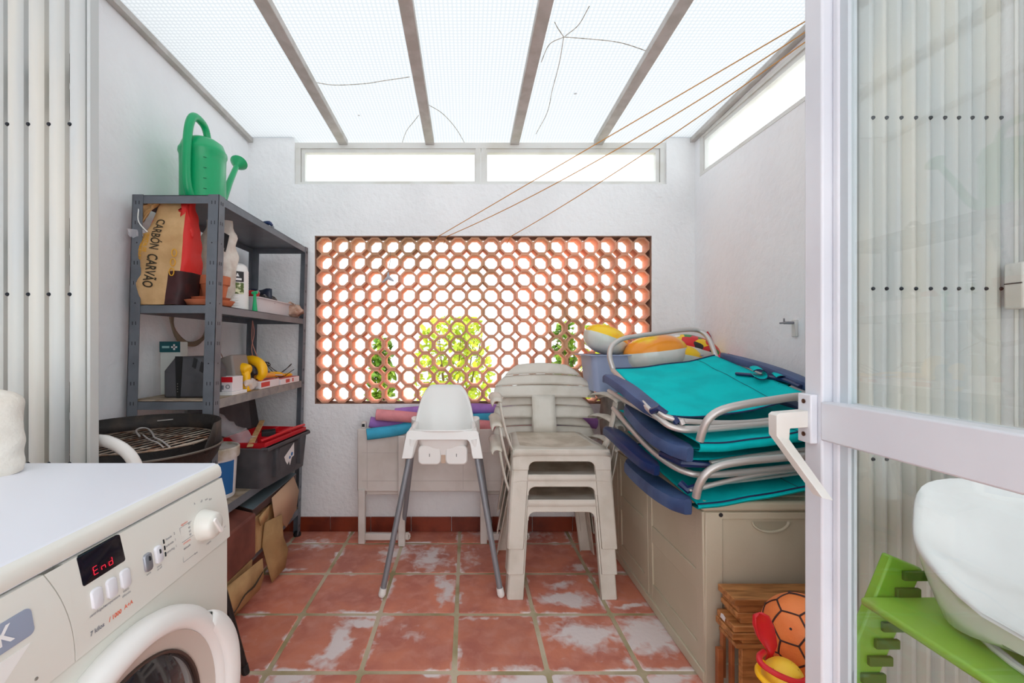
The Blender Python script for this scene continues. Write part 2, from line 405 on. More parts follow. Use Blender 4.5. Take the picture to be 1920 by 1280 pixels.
# ---- translucent corrugated-grid roof
def roof_mat():
    m = bpy.data.materials.new('frosted_roof_sheet'); m.use_nodes = True
    nt = m.node_tree; N = nt.nodes; L = nt.links; N.remove(N['Principled BSDF'])
    geo = N.new('ShaderNodeNewGeometry'); sx = N.new('ShaderNodeSeparateXYZ'); L.new(geo.outputs['Position'], sx.inputs[0])
    def ma(op, a, c=None):
        n = N.new('ShaderNodeMath'); n.operation = op
        for i, q in enumerate((a, c)):
            if q is None: continue
            if isinstance(q, (int, float)): n.inputs[i].default_value = q
            else: L.new(q, n.inputs[i])
        return n.outputs[0]
    k = 2 * PI / .0165
    g = ma('MULTIPLY', ma('ADD', ma('SINE', ma('MULTIPLY', sx.outputs[0], k)), 1.0), ma('ADD', ma('SINE', ma('MULTIPLY', sx.outputs[1], k)), 1.0))
    r = N.new('ShaderNodeMapRange'); r.inputs['From Max'].default_value = 2.2; L.new(g, r.inputs['Value'])
    mx = N.new('ShaderNodeMix'); mx.data_type = 'RGBA'; mx.inputs['A'].default_value = (.28, .298, .31, 1); mx.inputs['B'].default_value = (.36, .372, .382, 1); L.new(r.outputs[0], mx.inputs['Factor'])  # refracted light of the embossed grid, put into the sheet's colour
    # dirt specks on the sheet
    vo = N.new('ShaderNodeTexVoronoi'); vo.inputs['Scale'].default_value = 5.5; L.new(geo.outputs['Position'], vo.inputs['Vector'])
    sc = N.new('ShaderNodeSeparateColor'); L.new(vo.outputs['Color'], sc.inputs[0])
    rad = N.new('ShaderNodeMapRange'); rad.inputs['From Min'].default_value = .55; rad.inputs['From Max'].default_value = 1; rad.inputs['To Min'].default_value = 0; rad.inputs['To Max'].default_value = .06; L.new(sc.outputs[0], rad.inputs['Value'])
    spot = ma('LESS_THAN', vo.outputs['Distance'], rad.outputs[0])
    m2 = N.new('ShaderNodeMix'); m2.data_type = 'RGBA'; m2.inputs['B'].default_value = (.12, .115, .11, 1); L.new(ma('MULTIPLY', spot, .8), m2.inputs['Factor']); L.new(mx.outputs['Result'], m2.inputs['A'])
    t = N.new('ShaderNodeBsdfTranslucent'); L.new(m2.outputs['Result'], t.inputs['Color'])
    d = N.new('ShaderNodeBsdfDiffuse'); d.inputs['Color'].default_value = (.85, .88, .9, 1)
    bp = N.new('ShaderNodeBump'); bp.inputs['Strength'].default_value = .3; bp.inputs['Distance'].default_value = .002; L.new(g, bp.inputs['Height']); L.new(bp.outputs[0], d.inputs['Normal'])
    x = N.new('ShaderNodeMixShader'); x.inputs[0].default_value = .12; L.new(t.outputs[0], x.inputs[1]); L.new(d.outputs[0], x.inputs[2])
    L.new(x.outputs[0], N['Material Output'].inputs[0]); return m
m_crack = M('grime_in_crack', (196, 190, 178), .9, c2=(140, 130, 110), sc=60)
RY = .25
mb = MB(); y0, y1 = RY, 2.72
mb.add([(XL - .02, y0, roofz(y0)), (XR + .02, y0, roofz(y0)), (XR + .02, y1, roofz(y1)), (XL - .02, y1, roofz(y1))], [(0, 1, 2, 3)])
def roofpt(px, py):      # where the photo's roof pixel lies on the sheet
    k = (CY - py) / F; Y = (2.315 + .037 * YB - EYE) / (k + .037); return Vector(((px - CX) * Y / F, Y, roofz(Y) - .003))
cracks = [[(590, 153), (625, 158), (680, 156), (720, 150), (768, 143)], [(753, 270), (762, 245), (775, 228), (785, 215)], [(803, 195), (830, 212), (855, 240), (874, 272)],
          [(1057, 68), (1110, 72), (1165, 79), (1220, 97)], [(1057, 68), (1045, 50), (1040, 40)], [(1057, 68), (1048, 120), (1035, 170), (1026, 210), (1005, 250)], [(1057, 68), (1030, 82), (1015, 115)], [(1060, 66), (1085, 45), (1105, 10)]]
for c in cracks: mb.tube([roofpt(*p) for p in c], .0016, n=5, mi=1, smooth=5)
obj('ceiling', mb, [roof_mat(), m_crack], kind='structure', keep=True)
for i, x in enumerate((-.730, -.218, .2837, .779)):
    mb = MB(); w = .026
    a, b_ = RY, YB + .02
    for (dx0, dx1, d0, d1) in ((-w, w, -.037, -.004), (-.012, .012, -.050, -.037)) if False else ((-w, w, -.037, -.004),):
        mb.hexa([(x + dx0, a, roofz(a) + d0), (x + dx1, a, roofz(a) + d0), (x + dx1, b_, roofz(b_) + d0), (x + dx0, b_, roofz(b_) + d0)],
                [(x + dx0, a, roofz(a) + d1), (x + dx1, a, roofz(a) + d1), (x + dx1, b_, roofz(b_) + d1), (x + dx0, b_, roofz(b_) + d1)])
    obj('trim_%d' % (i + 1), mb, m_rafter, kind='structure', keep=True, bevel=.003)
def runner(name, x0, x1, d0, d1, mat, a=RY, b_=YB):
    mb = MB(); mb.hexa([(x0, a, roofz(a) + d0), (x1, a, roofz(a) + d0), (x1, b_, roofz(b_) + d0), (x0, b_, roofz(b_) + d0)], [(x0, a, roofz(a) + d1), (x1, a, roofz(a) + d1), (x1, b_, roofz(b_) + d1), (x0, b_, roofz(b_) + d1)])
    obj(name, mb, mat, kind='structure', keep=True, bevel=.002)
runner('trim_5', XL + .001, XL + .028, -.03, -.003, m_rafter)
runner('trim_6', XR - .030, XR - .001, -.028, -.003, m_rafter, 1.0)
# solid ceiling over the room the camera stands in, and the lintel under the roof's near edge
mb = MB(); mb.box(XL - .1, XR + .1, -1.6, RY, 2.47, 2.6)
obj('ceiling', mb, m_ceil, kind='structure', keep=True)

# ---- clerestory windows
m_glass = glass('window_glass')
def window(n, a0, a1, z0, z1, plane, y, panes, fw=.032, dep=.05, tf=.0):
    # plane 'x': spans X at depth y ; plane 'y': spans Y on the right wall
    mb = MB(); gl = MB()
    def B(u0, u1, w0, w1, d0, d1, t=mb):
        if plane == 'x': t.box(u0, u1, y + d0, y + d1, w0, w1)
        else: t.box(y + d0, y + d1, u0, u1, w0, w1)
    B(a0, a1, z1 - fw * .6 - tf, z1, 0, dep); B(a0, a1, z0, z0 + fw * .5, 0, dep)
    B(a0 + .001, a0 + fw, z0 + .001, z1 - .001, .001, dep - .001); B(a1 - fw, a1 - .001, z0 + .001, z1 - .001, .001, dep - .001)
    for (p0, p1) in panes:
        f = .022
        B(p0, p1, z1 - fw * .6 - tf - f, z1 - fw * .6 - tf, .008, dep - .006); B(p0, p1, z0 + fw * .5, z0 + fw * .5 + f * .4, .008, dep - .006)
        B(p0 + .0006, p0 + f, z0 + fw * .5 - .002, z1 - fw * .6 - tf + .002, .0075, dep - .0065); B(p1 - f, p1 - .0006, z0 + fw * .5 - .002, z1 - fw * .6 - tf + .002, .0075, dep - .0065)
        B(p0 + .004, p1 - .004, z0 + .01, z1 - .012, .026, .030, gl)
    w = obj('window_%d' % n, mb, m_walu2, kind='structure', keep=True, smooth=0, weld=False)
    obj('pane', gl, m_glass, w)
mid = (902 - CX) * YB / F
window(1, WX0, mid, WZ0 + .0, WZ1, 'x', YB + .012, [(WX0 + .034, mid - .016)], tf=.014)
window(2, mid, WX1, WZ0 + .0, WZ1, 'x', YB + .012, [(mid + .016, WX1 - .034)], tf=.014)
window(3, RY0, RY1, RZ0, RZ1 + .012, 'y', XR - .002, [(RY0 + .03, RY1 - .02)])

# ---- clay tube screen in the back wall
scr = thing('breeze_block_screen', ((LX0 + LX1) / 2, YB + .05, LZ0), 'screen of octagonal terracotta tubes filling the opening in the back wall', 'screen')
mb = MB(); nx, nz_ = 20, 10; px_ = (LX1 - LX0 - .012) / nx; pz_ = (LZ1 - LZ0 - .012) / nz_
rnd = random.Random(5)
for i in range(nx):
    for j in range(nz_):
        cx = LX0 + .006 + (i + .5) * px_ + rnd.uniform(-.001, .001); cz = LZ0 + .006 + (j + .5) * pz_ + rnd.uniform(-.001, .001)
        ro = px_ / 2 / math.cos(PI / 8) * 1.0; ri = ro * .79; y0 = YB + .012 + rnd.uniform(0, .004); y1 = y0 + .088
        O = [(ro * math.cos(PI / 8 + PI / 4 * k), ro * math.sin(PI / 8 + PI / 4 * k)) for k in range(8)]
        I = [(ri * math.cos(PI / 8 + PI / 4 * k), ri * math.sin(PI / 8 + PI / 4 * k)) for k in range(8)]
        rows = []
        for (q, y) in ((O, y0), (I, y0), (I, y1), (O, y1), (O, y0)): rows.append([Vector((cx + a, y, cz + c)) for a, c in q])
        mb.grid(rows, closed=True)
obj('tubes', mb, m_terra, scr, smooth=0, weld=False, bevel=.0012, bseg=1)
mb = MB()
for i in range(nx + 1):
    x = LX0 + .006 + i * px_
    for j in range(nz_):
        cz = LZ0 + .006 + (j + .5) * pz_; mb.box(x - .002, x + .002, YB + .02, YB + .094, cz - .018, cz + .018)
for j in range(nz_ + 1):
    z = LZ0 + .006 + j * pz_
    for i in range(nx):
        cx = LX0 + .006 + (i + .5) * px_; mb.box(cx - .018, cx + .018, YB + .02, YB + .094, z - .002, z + .002)
mb.box(LX0, LX0 + .005, YB + .004, YB + .11, LZ0, LZ1); mb.box(LX1 - .005, LX1, YB + .004, YB + .11, LZ0, LZ1); mb.box(LX0, LX1, YB + .004, YB + .11, LZ1 - .005, LZ1); mb.box(LX0, LX1, YB + .004, YB + .11, LZ0, LZ0 + .005)
obj('mortar', mb, m_mortar, scr, smooth=0, weld=False)

# ---- outside, seen through the screen
m_ground = M('pale_outdoor_paving', (228, 220, 204), .9, c2=(212, 204, 188), sc=3)
mb = MB(); mb.box(-7, 8, YB + TH, 9.5, -.2, -.05); obj('ground', mb, m_ground, kind='structure', keep=True)
m_leafy = M('yellow_green_leaf', (206, 214, 60), .6, c2=(150, 180, 40), sc=9, island=.25, trans=0)
m_leafg = M('green_leaf', (96, 140, 40), .6, c2=(150, 180, 60), sc=9, island=.3)
m_bark = M('brown_stem', (110, 86, 60), .9)
def shrub(px, Y, wpx, topy, mat, label, n=420, seed=1):
    rnd = random.Random(seed); x = (px - CX) * Y / F; w = wpx * Y / F / 2; h = EYE - (topy - CY) * Y / F
    t = thing('shrub', (x, Y, -.05), label, 'shrub', None)
    mb = MB()
    for k in range(n):
        a = rnd.uniform(0, 2 * PI); r = w * math.sqrt(rnd.random()); zz = rnd.uniform(.12, 1) * h
        r *= 1 - .45 * (zz / h) ** 2
        c = Vector((x + r * math.cos(a), Y + r * .8 * math.sin(a), zz - .03)); R = Euler((rnd.uniform(-1, 1), rnd.uniform(-1, 1), rnd.uniform(0, 6))).to_matrix(); s = rnd.uniform(.035, .07)
        q = [R @ Vector(v) * s + c for v in ((-1, 0, 0), (-.3, -.42, .1), (.6, -.3, .05), (1.1, 0, -.1), (.6, .3, .05), (-.3, .42, .1))]
        mb.add(q, [(0, 1, 2, 3), (0, 3, 4, 5)])
    obj('foliage', mb, mat, t, smooth=0)
    mb = MB()
    for k in range(7):
        a = rnd.uniform(0, 6.28); mb.tube([(x + .03 * math.cos(a), Y + .03 * math.sin(a), -.05), (x + w * .35 * math.cos(a), Y + w * .3 * math.sin(a), h * .45), (x + w * .6 * math.cos(a), Y + w * .5 * math.sin(a), h * .85)], [.012, .008, .003], n=6)
    obj('stem', mb, m_bark, t)
shrub(716, 3.7, 62, 628, m_leafg, 'slim green shrub outside, left of the white post, seen through the clay screen', 460, 3)
shrub(850, 4.6, 190, 592, m_leafy, 'wide yellow-green shrub outside, seen through the middle of the clay screen', 900, 4)
shrub(1060, 4.4, 60, 600, m_leafg, 'small green shrub outside, above the back of the stacked resin armchairs', 420, 5)
shrub(1125, 4.2, 90, 606, m_leafy, 'yellow-green shrub outside, behind the inflatable ring', 560, 6)
m_wwall = M('white_garden_paint', (244, 242, 238), .8)
mb = MB(); x = (765 - CX) * 4.0 / F; mb.box(x - .05, x + .05, 3.95, 4.05, -.05, 1.30); obj('garden_post', mb, m_wwall, bevel=.006, label='square white post outside between the green and yellow shrubs', cat='post')
fen = thing('louvred_fence', (.5, 7.5, -.05), 'white slatted garden fence outside, seen through the clay screen', 'fence')
mb = MB()
for k in range(15):
    z = .1 + k * .19; mb.hexa([(-2.2, 7.5, z), (3.4, 7.5, z), (3.4, 7.53, z), (-2.2, 7.53, z)], [(-2.2, 7.44, z + .16), (3.4, 7.44, z + .16), (3.4, 7.47, z + .16), (-2.2, 7.47, z + .16)])
obj('slats', mb, M('grey_white_slats', (206, 207, 212), .8), fen, smooth=0)
for x in (-2.25, -.3, 1.55, 3.42):
    mb = MB(); mb.box(x - .04, x + .04, 7.42, 7.56, -.05, 3.0); obj('fence_post', mb, m_wwall, fen)
# ================================================================ FOLDING GATES, DOOR
def gate(name, slats, rows, label, post, w, holes_dx, links=True):
    yg = 1.10; x0 = min(s for s in slats) ; z0, z1 = .012, 2.31
    t = thing(name, ((slats[0] + slats[-1]) / 2, yg, 0), label, 'gate')
    for xc in slats:
        mb = MB(); h = w / 2
        # U-shaped channel: faceted face with turned edges, open behind
        pr = [(-h, .020), (-h, .008), (-h + .003, .003), (-h * .35, -.0065), (h * .10, -.0065), (h - .006, -.001), (h, .007), (h, .020), (h - .002, .020), (h - .002, .008), (0, -.003), (-h + .002, .010), (-h + .002, .020)]
        mb.prism(pr, z1 - z0, lambda u, v, q: Vector((xc + u, yg + v - .012, z0 + q)))
        s = obj('slat', mb, m_gate, t, smooth=30)
        for z in rows: obj('rivet', MB().lathe([(0, -.0035), (.0035, -.003), (.0048, -.001), (.0048, .002)], (xc + holes_dx, yg - .012 - .0065, z), n=10, axis='Y'), m_rivet, s)
    if links:
        mb = MB(); st = rows[0] - rows[1] if len(rows) > 1 else .42
        for a, b_ in zip(slats[:-1], slats[1:]):
            for z in rows + [rows[-1] - st]:
                for k in (0, 1):
                    za, zb = (z, z + st * .5) if k == 0 else (z + st * .5, z)
                    yy = yg + .012 + k * .004
                    p, q = Vector((a, yy, za)), Vector((b_, yy, zb)); d = (q - p).normalized(); nrm = Vector((d.z, 0, -d.x)) * .008
                    mb.obox((p + q) / 2, (q - p) / 2, nrm, (0, .0015, 0))
        obj('scissor_links', mb, m_gatecore, t, smooth=0)
    mb = MB(); mb.box(post[0], post[1], yg - .012, yg + .016, z0, z1); obj('lock_stile', mb, m_gate, t, bevel=.002)
    xa, xb = min(slats[0], post[0]) - .02, max(slats[-1], post[1]) + .02
    mb = MB(); mb.box(xa, xb, yg - .02, yg + .02, z1, z1 + .03); obj('track', mb, m_gate, t, bevel=.002)
    mb = MB(); mb.box(xa, xb, yg - .012, yg + .012, .001, .012); obj('floor_track', mb, m_gatecore, t)
    # drop the gate's head to the roof
    return t
px2x = lambda p: (p - CX) * 1.1 / F
gate('folding_gate', [px2x(p) for p in (-80, -42, -4, 34, 72.5, 110.5, 149)], [2.070, 1.647, 1.224, .803, .38], 'white steel folding security gate gathered against the left wall', (px2x(170), px2x(176)), .0385, -.0075)
gate('folding_gate', [px2x(p) for p in (1857, 1829.5, 1804, 1779, 1753.5, 1727, 1700, 1673, 1646, 1621)][::-1], [2.087, 1.663, 1.238, .814, .398], 'white steel folding security gate behind the glass of the open door', (px2x(1591), px2x(1600)), .0345, .004)

# ---- open glazed door
XD = .57; m_dglass = glass('door_glass', (.96, .98, .97), 0, .062, 1.0)
door = thing('door_1', (XD + .02, .46, 0), None, None); door['kind'] = 'structure'
mb = MB(); ya, yb = .6975, .734
mb.box(XD, XD + .045, ya, yb, .01, 2.36)                                   # meeting stile
mb.box(XD + .016, XD + .036, ya - .012, ya, .01, 2.36)
mb.box(XD, XD + .045, -.10, -.05, .01, 2.36)                                # hinge stile, behind the camera
mb.box(XD, XD + .045, -.05, ya, .01, .10); mb.box(XD, XD + .045, -.05, ya, 2.29, 2.36)
obj('door_frame', mb, m_walu, door, bevel=.003, weld=False)
mb = MB(); mb.box(XD - .003, XD + .04, -.05, ya - .0005, .9455, 1.008); obj('middle_rail', mb, m_walu, door, bevel=.003)
mb = MB(); mb.box(XD + .019, XD + .033, ya - .026, ya - .012, .10, .9455); mb.box(XD + .019, XD + .033, ya - .026, ya - .012, 1.008, 2.29)
obj('glazing_bead', mb, M('pale_glazing_bead', (196, 206, 212), .4), door, weld=False)
for z0, z1 in ((.10, .9455), (1.008, 2.29)):
    mb = MB(); mb.box(XD + .0245, XD + .0285, -.05, ya - .026, z0, z1); obj('glass_pane', mb, m_dglass, door)
hd = obj('door_handle', MB().box(XD - .012, XD, .705, .733, .938, 1.018), m_walu, door, bevel=.002)
# neck stands off the door, the grip drops diagonally towards the hinge side
def qs(y0, y1, inner, outer): return [Vector((inner[0], y0, inner[1])), Vector((inner[0], y1, inner[1])), Vector((outer[0], y1, outer[1])), Vector((outer[0], y0, outer[1]))]
rows = [qs(.711, .731, (XD - .010, .964), (XD - .010, .991)), qs(.711, .731, (.530, .962), (.512, .987)), qs(.711, .731, (.529, .961), (.507, .983)), qs(.711, .730, (.528, .944), (.507, .950)), qs(.655, .673, (.553, .864), (.536, .868))]
mb = MB().grid(rows, closed=True); mb.f += [[0, 1, 2, 3], [16, 17, 18, 19]]; mb.mi += [0, 0]
obj('lever', mb, m_walu2, hd, bevel=.002, smooth=25)
m_scr = M('brown_screw', (96, 66, 50), .5, .5)
for z in (1.006, .952): obj('screw', MB().lathe([(0, 0), (.003, 0), (.0038, -.001), (.0038, .0)], (XD - .0125, .719, z), n=10, axis='X'), m_scr, hd)

# ---- conduit and switch on the right wall, wall hook
mb = MB()
for yy in (1.040, 1.058): mb.tube([(XR - .006, yy, .9), (XR - .006, yy, 2.3)], .004, n=8)
c = obj('cable_conduit', mb, m_walu2, label='pair of thin white cables running down the right wall beyond the gate', cat='cable')
mb = MB(); mb.box(XR - .028, XR - .0005, 1.028, 1.066, 1.185, 1.296); s = obj('junction_box', mb, m_walu2, bevel=.004, label='small white two-piece box clipped over the cables on the right wall', cat='junction box')
mb = MB(); mb.box(XR - .0290, XR - .0275, 1.030, 1.064, 1.245, 1.2475); obj('seam', mb, m_black, s)
hk = U(1493, 606, 1.0); Yh = XR * F / (1493 - CX)
t = thing('wall_tap', (XR, Yh, 1.14), 'small metal tap bracket on the right wall beside the door edge', 'tap')
mb = MB(); mb.box(XR - .012, XR - .0005, Yh - .012, Yh + .012, 1.13, 1.20); obj('backplate', mb, m_walu2, t, bevel=.003)
mb = MB(); mb.tube([(XR - .01, Yh, 1.187), (XR - .05, Yh, 1.187)], .006, n=10); mb.tube([(XR - .05, Yh - .022, 1.187), (XR - .05, Yh + .022, 1.187)], .004, n=8); mb.tube([(XR - .05, Yh, 1.187), (XR - .05, Yh, 1.205)], .003, n=8)
obj('spout', mb, m_steel, t)

# ---- clotheslines
m_cord = M('orange_nylon_cord', (206, 150, 84), .6)
lines = [((822, 443), (1.318, 1.40, 2.272), .0, 'orange clothesline cord, uppermost and straightest of the three'),
         ((838, 443), (1.318, 1.43, 2.262), .055, 'orange clothesline cord, middle one sagging deepest of the three'),
         ((958, 443), (1.318, 1.46, 2.245), .03, 'orange clothesline cord, lowest of the three, ending farthest right on the screen')]
for (q, e, sag, lab) in lines:
    a = U(q[0], q[1], YB - .004); b_ = Vector(e); pts = []
    for k in range(25):
        u = k / 24; p = a.lerp(b_, u); p.z -= sag * 4 * u * (1 - u); pts.append(p)
    pts.insert(0, a + Vector((-.02, .045, -.03)))
    obj('clothesline', MB().tube(pts, .0024, n=6), m_cord, label=lab, cat='clothesline', group='clotheslines under the roof')
a = U(732, 470, YB + .004)
mb = MB(); mb.tube([a, a + Vector((.002, -.01, -.05)), U(728, 512, YB - .005)], .0012, n=5)
t = thing('hanging_peg', U(728, 540, YB - .01), 'grey three-armed plastic hanger hooked on the clay screen near its top left', 'hanger')
obj('string', mb, m_gatecore, t)
mb = MB(); c = U(728, 520, YB - .006)
for d in ((0, .03), (-.036, -.03), (.032, -.022)): mb.tube([c, c + Vector((d[0], 0, d[1]))], [.011, .004], n=8)
obj('arms', mb, M('grey_blue_plastic', (186, 194, 204), .4), t)
# ================================================================ WASHING MACHINE
WY0, WY1 = .314, .914
w = thing('washing_machine', (-.78, .614, 0), 'white front-loading washing machine facing right in the left foreground, display reading End', 'washing machine')
m_wbody = M('cream_enamel', (222, 223, 214), .3, coat=.3)
mb = MB(); mb.box(-1.07, -.502, WY0, WY1, .03, .695); mb.box(-1.069, -.531, WY0 + .001, WY1 - .001, .690, .8195); obj('cabinet', mb, m_wbody, w, bevel=.004, weld=False)
def xprism(pr, ya, yb, mb=None):
    mb = mb or MB(); mb.prism(pr, yb - ya, lambda u, v, q: Vector((u, ya + q, v))); return mb
pr = [(-1.07, .822), (-.518, .822), (-.517, .830), (-.519, .840), (-.524, .847), (-.531, .850), (-1.07, .850)]
obj('worktop', xprism(pr, WY0, WY1), [m_creamt], w, smooth=50)
obj('worktop_edge', xprism([(-.534, .8485), (-.5235, .8478), (-.518, .8405), (-.5158, .830), (-.517, .8235), (-.534, .8235)], WY0 - .001, WY1 + .001), m_cream, w, smooth=60)
def panx(z): # bulging control panel
    u = (z - .696) / .123; return -.498 - .017 * max(0, u) ** 2
zs = [.696 + .123 * k / 10 for k in range(11)]
pr = [(panx(z), z) for z in zs]; pan = [(-.53, .696)] + pr + [(-.53, .819)]
obj('control_panel', xprism(pan, .556, WY1), m_cream, w, smooth=50)
# detergent drawer with a curved right edge
mb = MB(); rows = []
for z in zs:
    u = (z - .696) / .123; ye = .5525 - .024 * u ** 2.2
    rows.append([Vector((-.53, WY0, z)), Vector((panx(z), WY0, z)), Vector((panx(z), ye, z)), Vector((-.53, ye, z))])
mb.grid(rows, closed=True); n = len(mb.v); mb.f += [[0, 1, 2, 3], [n - 4, n - 3, n - 2, n - 1]]; mb.mi += [0, 0]
dr = obj('detergent_drawer', mb, m_cream, w, smooth=40)
mb = MB()                                   # panel filler between drawer curve and panel
rows = []
for z in zs:
    u = (z - .696) / .123; ye = .5525 - .024 * u ** 2.2 + .0014
    rows.append([Vector((-.53, ye, z)), Vector((panx(z), ye, z)), Vector((panx(z), .5562, z)), Vector((-.53, .5562, z))])
mb.grid(rows, closed=True); obj('control_panel_edge', mb, m_cream, w, smooth=40)
def wp(y, z, d=0): return Vector((panx(z) + d, y, z))
def wmap(yc, zc, d=.0003, rot=0):
    c, s = math.cos(rot), math.sin(rot)
    return lambda u, v, q: wp(yc + u * c - v * s, zc + u * s + v * c, d + q)
def plate(yc, zc, sy, sz, r, t, d=0):       # rounded plate that follows the panel
    mb = MB(); o = rr(-sy / 2, sy / 2, -sz / 2, sz / 2, r, 4); n = len(o)
    a = [wp(yc + u, zc + v, d - .002) for u, v in o]; b_ = [wp(yc + u, zc + v, d + t) for u, v in o]; c_ = [wp(yc + u * .86, zc + v * .9, d + t * 1.25) for u, v in o]
    mb.add(a + b_ + c_, [(k, (k + 1) % n, n + (k + 1) % n, n + k) for k in range(n)] + [(n + k, n + (k + 1) % n, 2 * n + (k + 1) % n, 2 * n + k) for k in range(n)] + [tuple(range(2 * n, 3 * n))]); return mb
m_plaq = M('blue_grey_plaque', (150, 160, 180), .4)
obj('brand_plaque', plate(.452, .780, .108, .030, .006, .0012), m_plaq, dr)
obj('lettering', text('K', .026, wmap(.474, .781, .0012), bold=.0006), m_white, dr, smooth=0)
mb = MB(); mb.lathe([(0, .001), (.0018, .0012), (.002, 0)], wp(.503, .713), n=8, axis='X'); obj('speck', mb, m_gatecore, dr)
mb = MB(); mb.prism([(WY0 + .02, .757), (.50, .757), (.47, .735), (.42, .722), (WY0 + .02, .716)], .0015, lambda u, v, q: wp(u, v, q - .0007)); obj('finger_grip', mb, m_pvc, dr, smooth=0)
m_disp = M('smoked_display_window', (28, 22, 30), .08, spec=.8)
obj('display', plate(.6085, .7995, .071, .039, .003, .0006), m_disp, w)
m_led = M('red_display_digits', (210, 20, 50), .5, emit=.45)
# seven-segment lettering: E n d
mb = MB()
def seg(y0_, z0_, y1_, z1_):
    a = wp(y0_, z0_, .0016); b_ = wp(y1_, z1_, .0016); mb.tube([a, b_], .0005, n=5)
for ch, yc in (('E', .5935), ('n', .606), ('d', .6185)):
    h = .0050; q = .0031; zc = .7915
    S_ = {'t': (-q, h, q, h), 'm': (-q, 0, q, 0), 'b': (-q, -h, q, -h), 'tl': (-q, .0008, -q, h - .0008), 'bl': (-q, -h + .0008, -q, -.0008), 'tr': (q, .0008, q, h - .0008), 'br': (q, -h + .0008, q, -.0008)}
    for k in {'E': ('t', 'm', 'b', 'tl', 'bl'), 'n': ('m', 'bl', 'br'), 'd': ('m', 'b', 'bl', 'tr', 'br')}[ch]:
        a, b1, c, d = S_[k]; seg(yc + a, zc + b1, yc + c, zc + d)
obj('display_digits', mb, m_led, w)
m_btn = M('pearl_button', (228, 230, 236), .25, coat=.4)
for y in (.589, .6135, .638): obj('button', plate(y, .7565, .0165, .026, .005, .0028), m_btn, w, smooth=60)
b1 = obj('button', plate(.6835, .7575, .0155, .027, .005, .003), M('chrome_button', (150, 154, 162), .25, .5), w, smooth=60); b1['label'] = 'grey chrome start button'
b2 = obj('button', plate(.707, .7585, .0155, .027, .005, .0032), m_btn, w, smooth=60)
for b_, y in ((b1, .6845), (b2, .7078)): obj('indicator', plate(y, .763, .0028, .007, .0012, .0042), m_rivet, b_)
m_ink = M('grey_printing', (120, 124, 134), .6); m_inkr = M('orange_printing', (232, 120, 90), .6)
def prt(s, y, z, size, mat=m_ink, bold=0, rot=0, nm='printing'):
    return obj(nm, text(s, size, wmap(y, z, .0002, rot), thick=.0002, bold=bold), mat, w, smooth=0)
prt('centrifugado', .589, .7385, .0052); prt('temperatura', .6135, .7385, .0052); prt('inicio', .638, .7395, .0052); prt('diferido', .638, .7335, .0052)
prt('inicio', .6835, .7395, .0045); prt('pausa', .707, .7400, .0045); prt('on off', .707, .7355, .0045)
prt('7 kilos', .5865, .7155, .0085, m_ink, .0002); prt('/ 1000', .6165, .7155, .0085, m_inkr, .0003); prt('A+A', .6405, .7165, .0085, m_inkr, .0002)
for k, s in enumerate(('lavado', 'aclarado', 'centrifug.')):
    z = .7715 - k * .0105; obj('indicator', plate(.7235, z, .0028, .0072, .001, .0006), m_rivet, w); prt(s, .736, z + .001, .0056)
prt('2', .750, .7735, .006); prt('1', .750, .763, .006); prt('1', .750, .752, .006)
KY, KZ = .828, .7555
for s, y, z, m in (('algodon', .778, .7795, m_inkr), ('30', .790, .774, m_ink), ('40', .789, .7675, m_ink), ('60', .789, .761, m_ink), ('90', .789, .7545, m_ink), ('sintetico', .778, .747, m_inkr), ('delicado', .777, .738, m_ink), ('lana', .800, .716, m_ink), ('rapido', .84, .717, m_ink), ('off', .835, .7985, m_ink), ('mix', .85, .797, m_ink), ('fino', .862, .793, m_ink), ('A', .815, .801, m_ink)):
    prt(s, y, z, .0058, m)
prt('6.1', .897, .724, .0055)
mb = MB()
for k in range(24):
    pass
fr = [(.765, .776), (.765, .716), (.80, .712)]
for a, b_ in ((fr[0], fr[1]),): mb.tube([wp(*a, .0003), wp(*b_, .0003)], .0003, n=4)
for z in (.776, .7505, .716): mb.tube([wp(.765, z, .0003), wp(.797, z, .0003)], .0003, n=4)
obj('printing', mb, m_ink, w)
mb = MB(); R90 = lambda h: h
mb.lathe([(0, .0275), (.012, .0275), (.0205, .026), (.024, .0215), (.0265, .010), (.0285, .002), (.0285, -.004)], wp(KY, KZ), n=40, axis='X')
kn = obj('program_knob', mb, m_cream, w, smooth=50)
mb = MB(); mb.prism(rr(-.004, .004, -.0205, .0205, .0035), .0045, lambda u, v, q: wp(KY, KZ, .0265 + q) + Vector((0, u * .8 - v * .6, u * .6 + v * .8))); obj('pointer_ridge', mb, m_pvc, kn, bevel=.001)
# porthole door
DY, DZ = .634, .447
def ring(mb, prof): return mb.lathe(prof, (0, DY, DZ), n=64, axis='X')
pd = obj('porthole_door', ring(MB(), [(.200, -.500), (.232, -.502), (.236, -.494), (.2355, -.482), (.229, -.472), (.217, -.4675), (.207, -.469), (.200, -.477), (.197, -.498)]), m_pvc, w, smooth=50)
obj('inner_ring', ring(MB(), [(.199, -.481), (.188, -.487), (.176, -.492), (.166, -.497)]), M('greyed_door_trim', (196, 186, 176), .35), pd, smooth=50)
obj('porthole_glass', ring(MB(), [(0, -.474), (.06, -.476), (.12, -.482), (.150, -.490), (.167, -.498)]), M('dark_porthole_glass', (46, 44, 48), .06, c2=(78, 74, 74), sc=5, spec=.8), pd, smooth=60)
obj('glass_rim', ring(MB(), [(.165, -.497), (.166, -.492), (.1695, -.491), (.172, -.496)]), M('brown_gasket', (70, 54, 48), .5), pd, smooth=50)
mb = MB(); rows = []
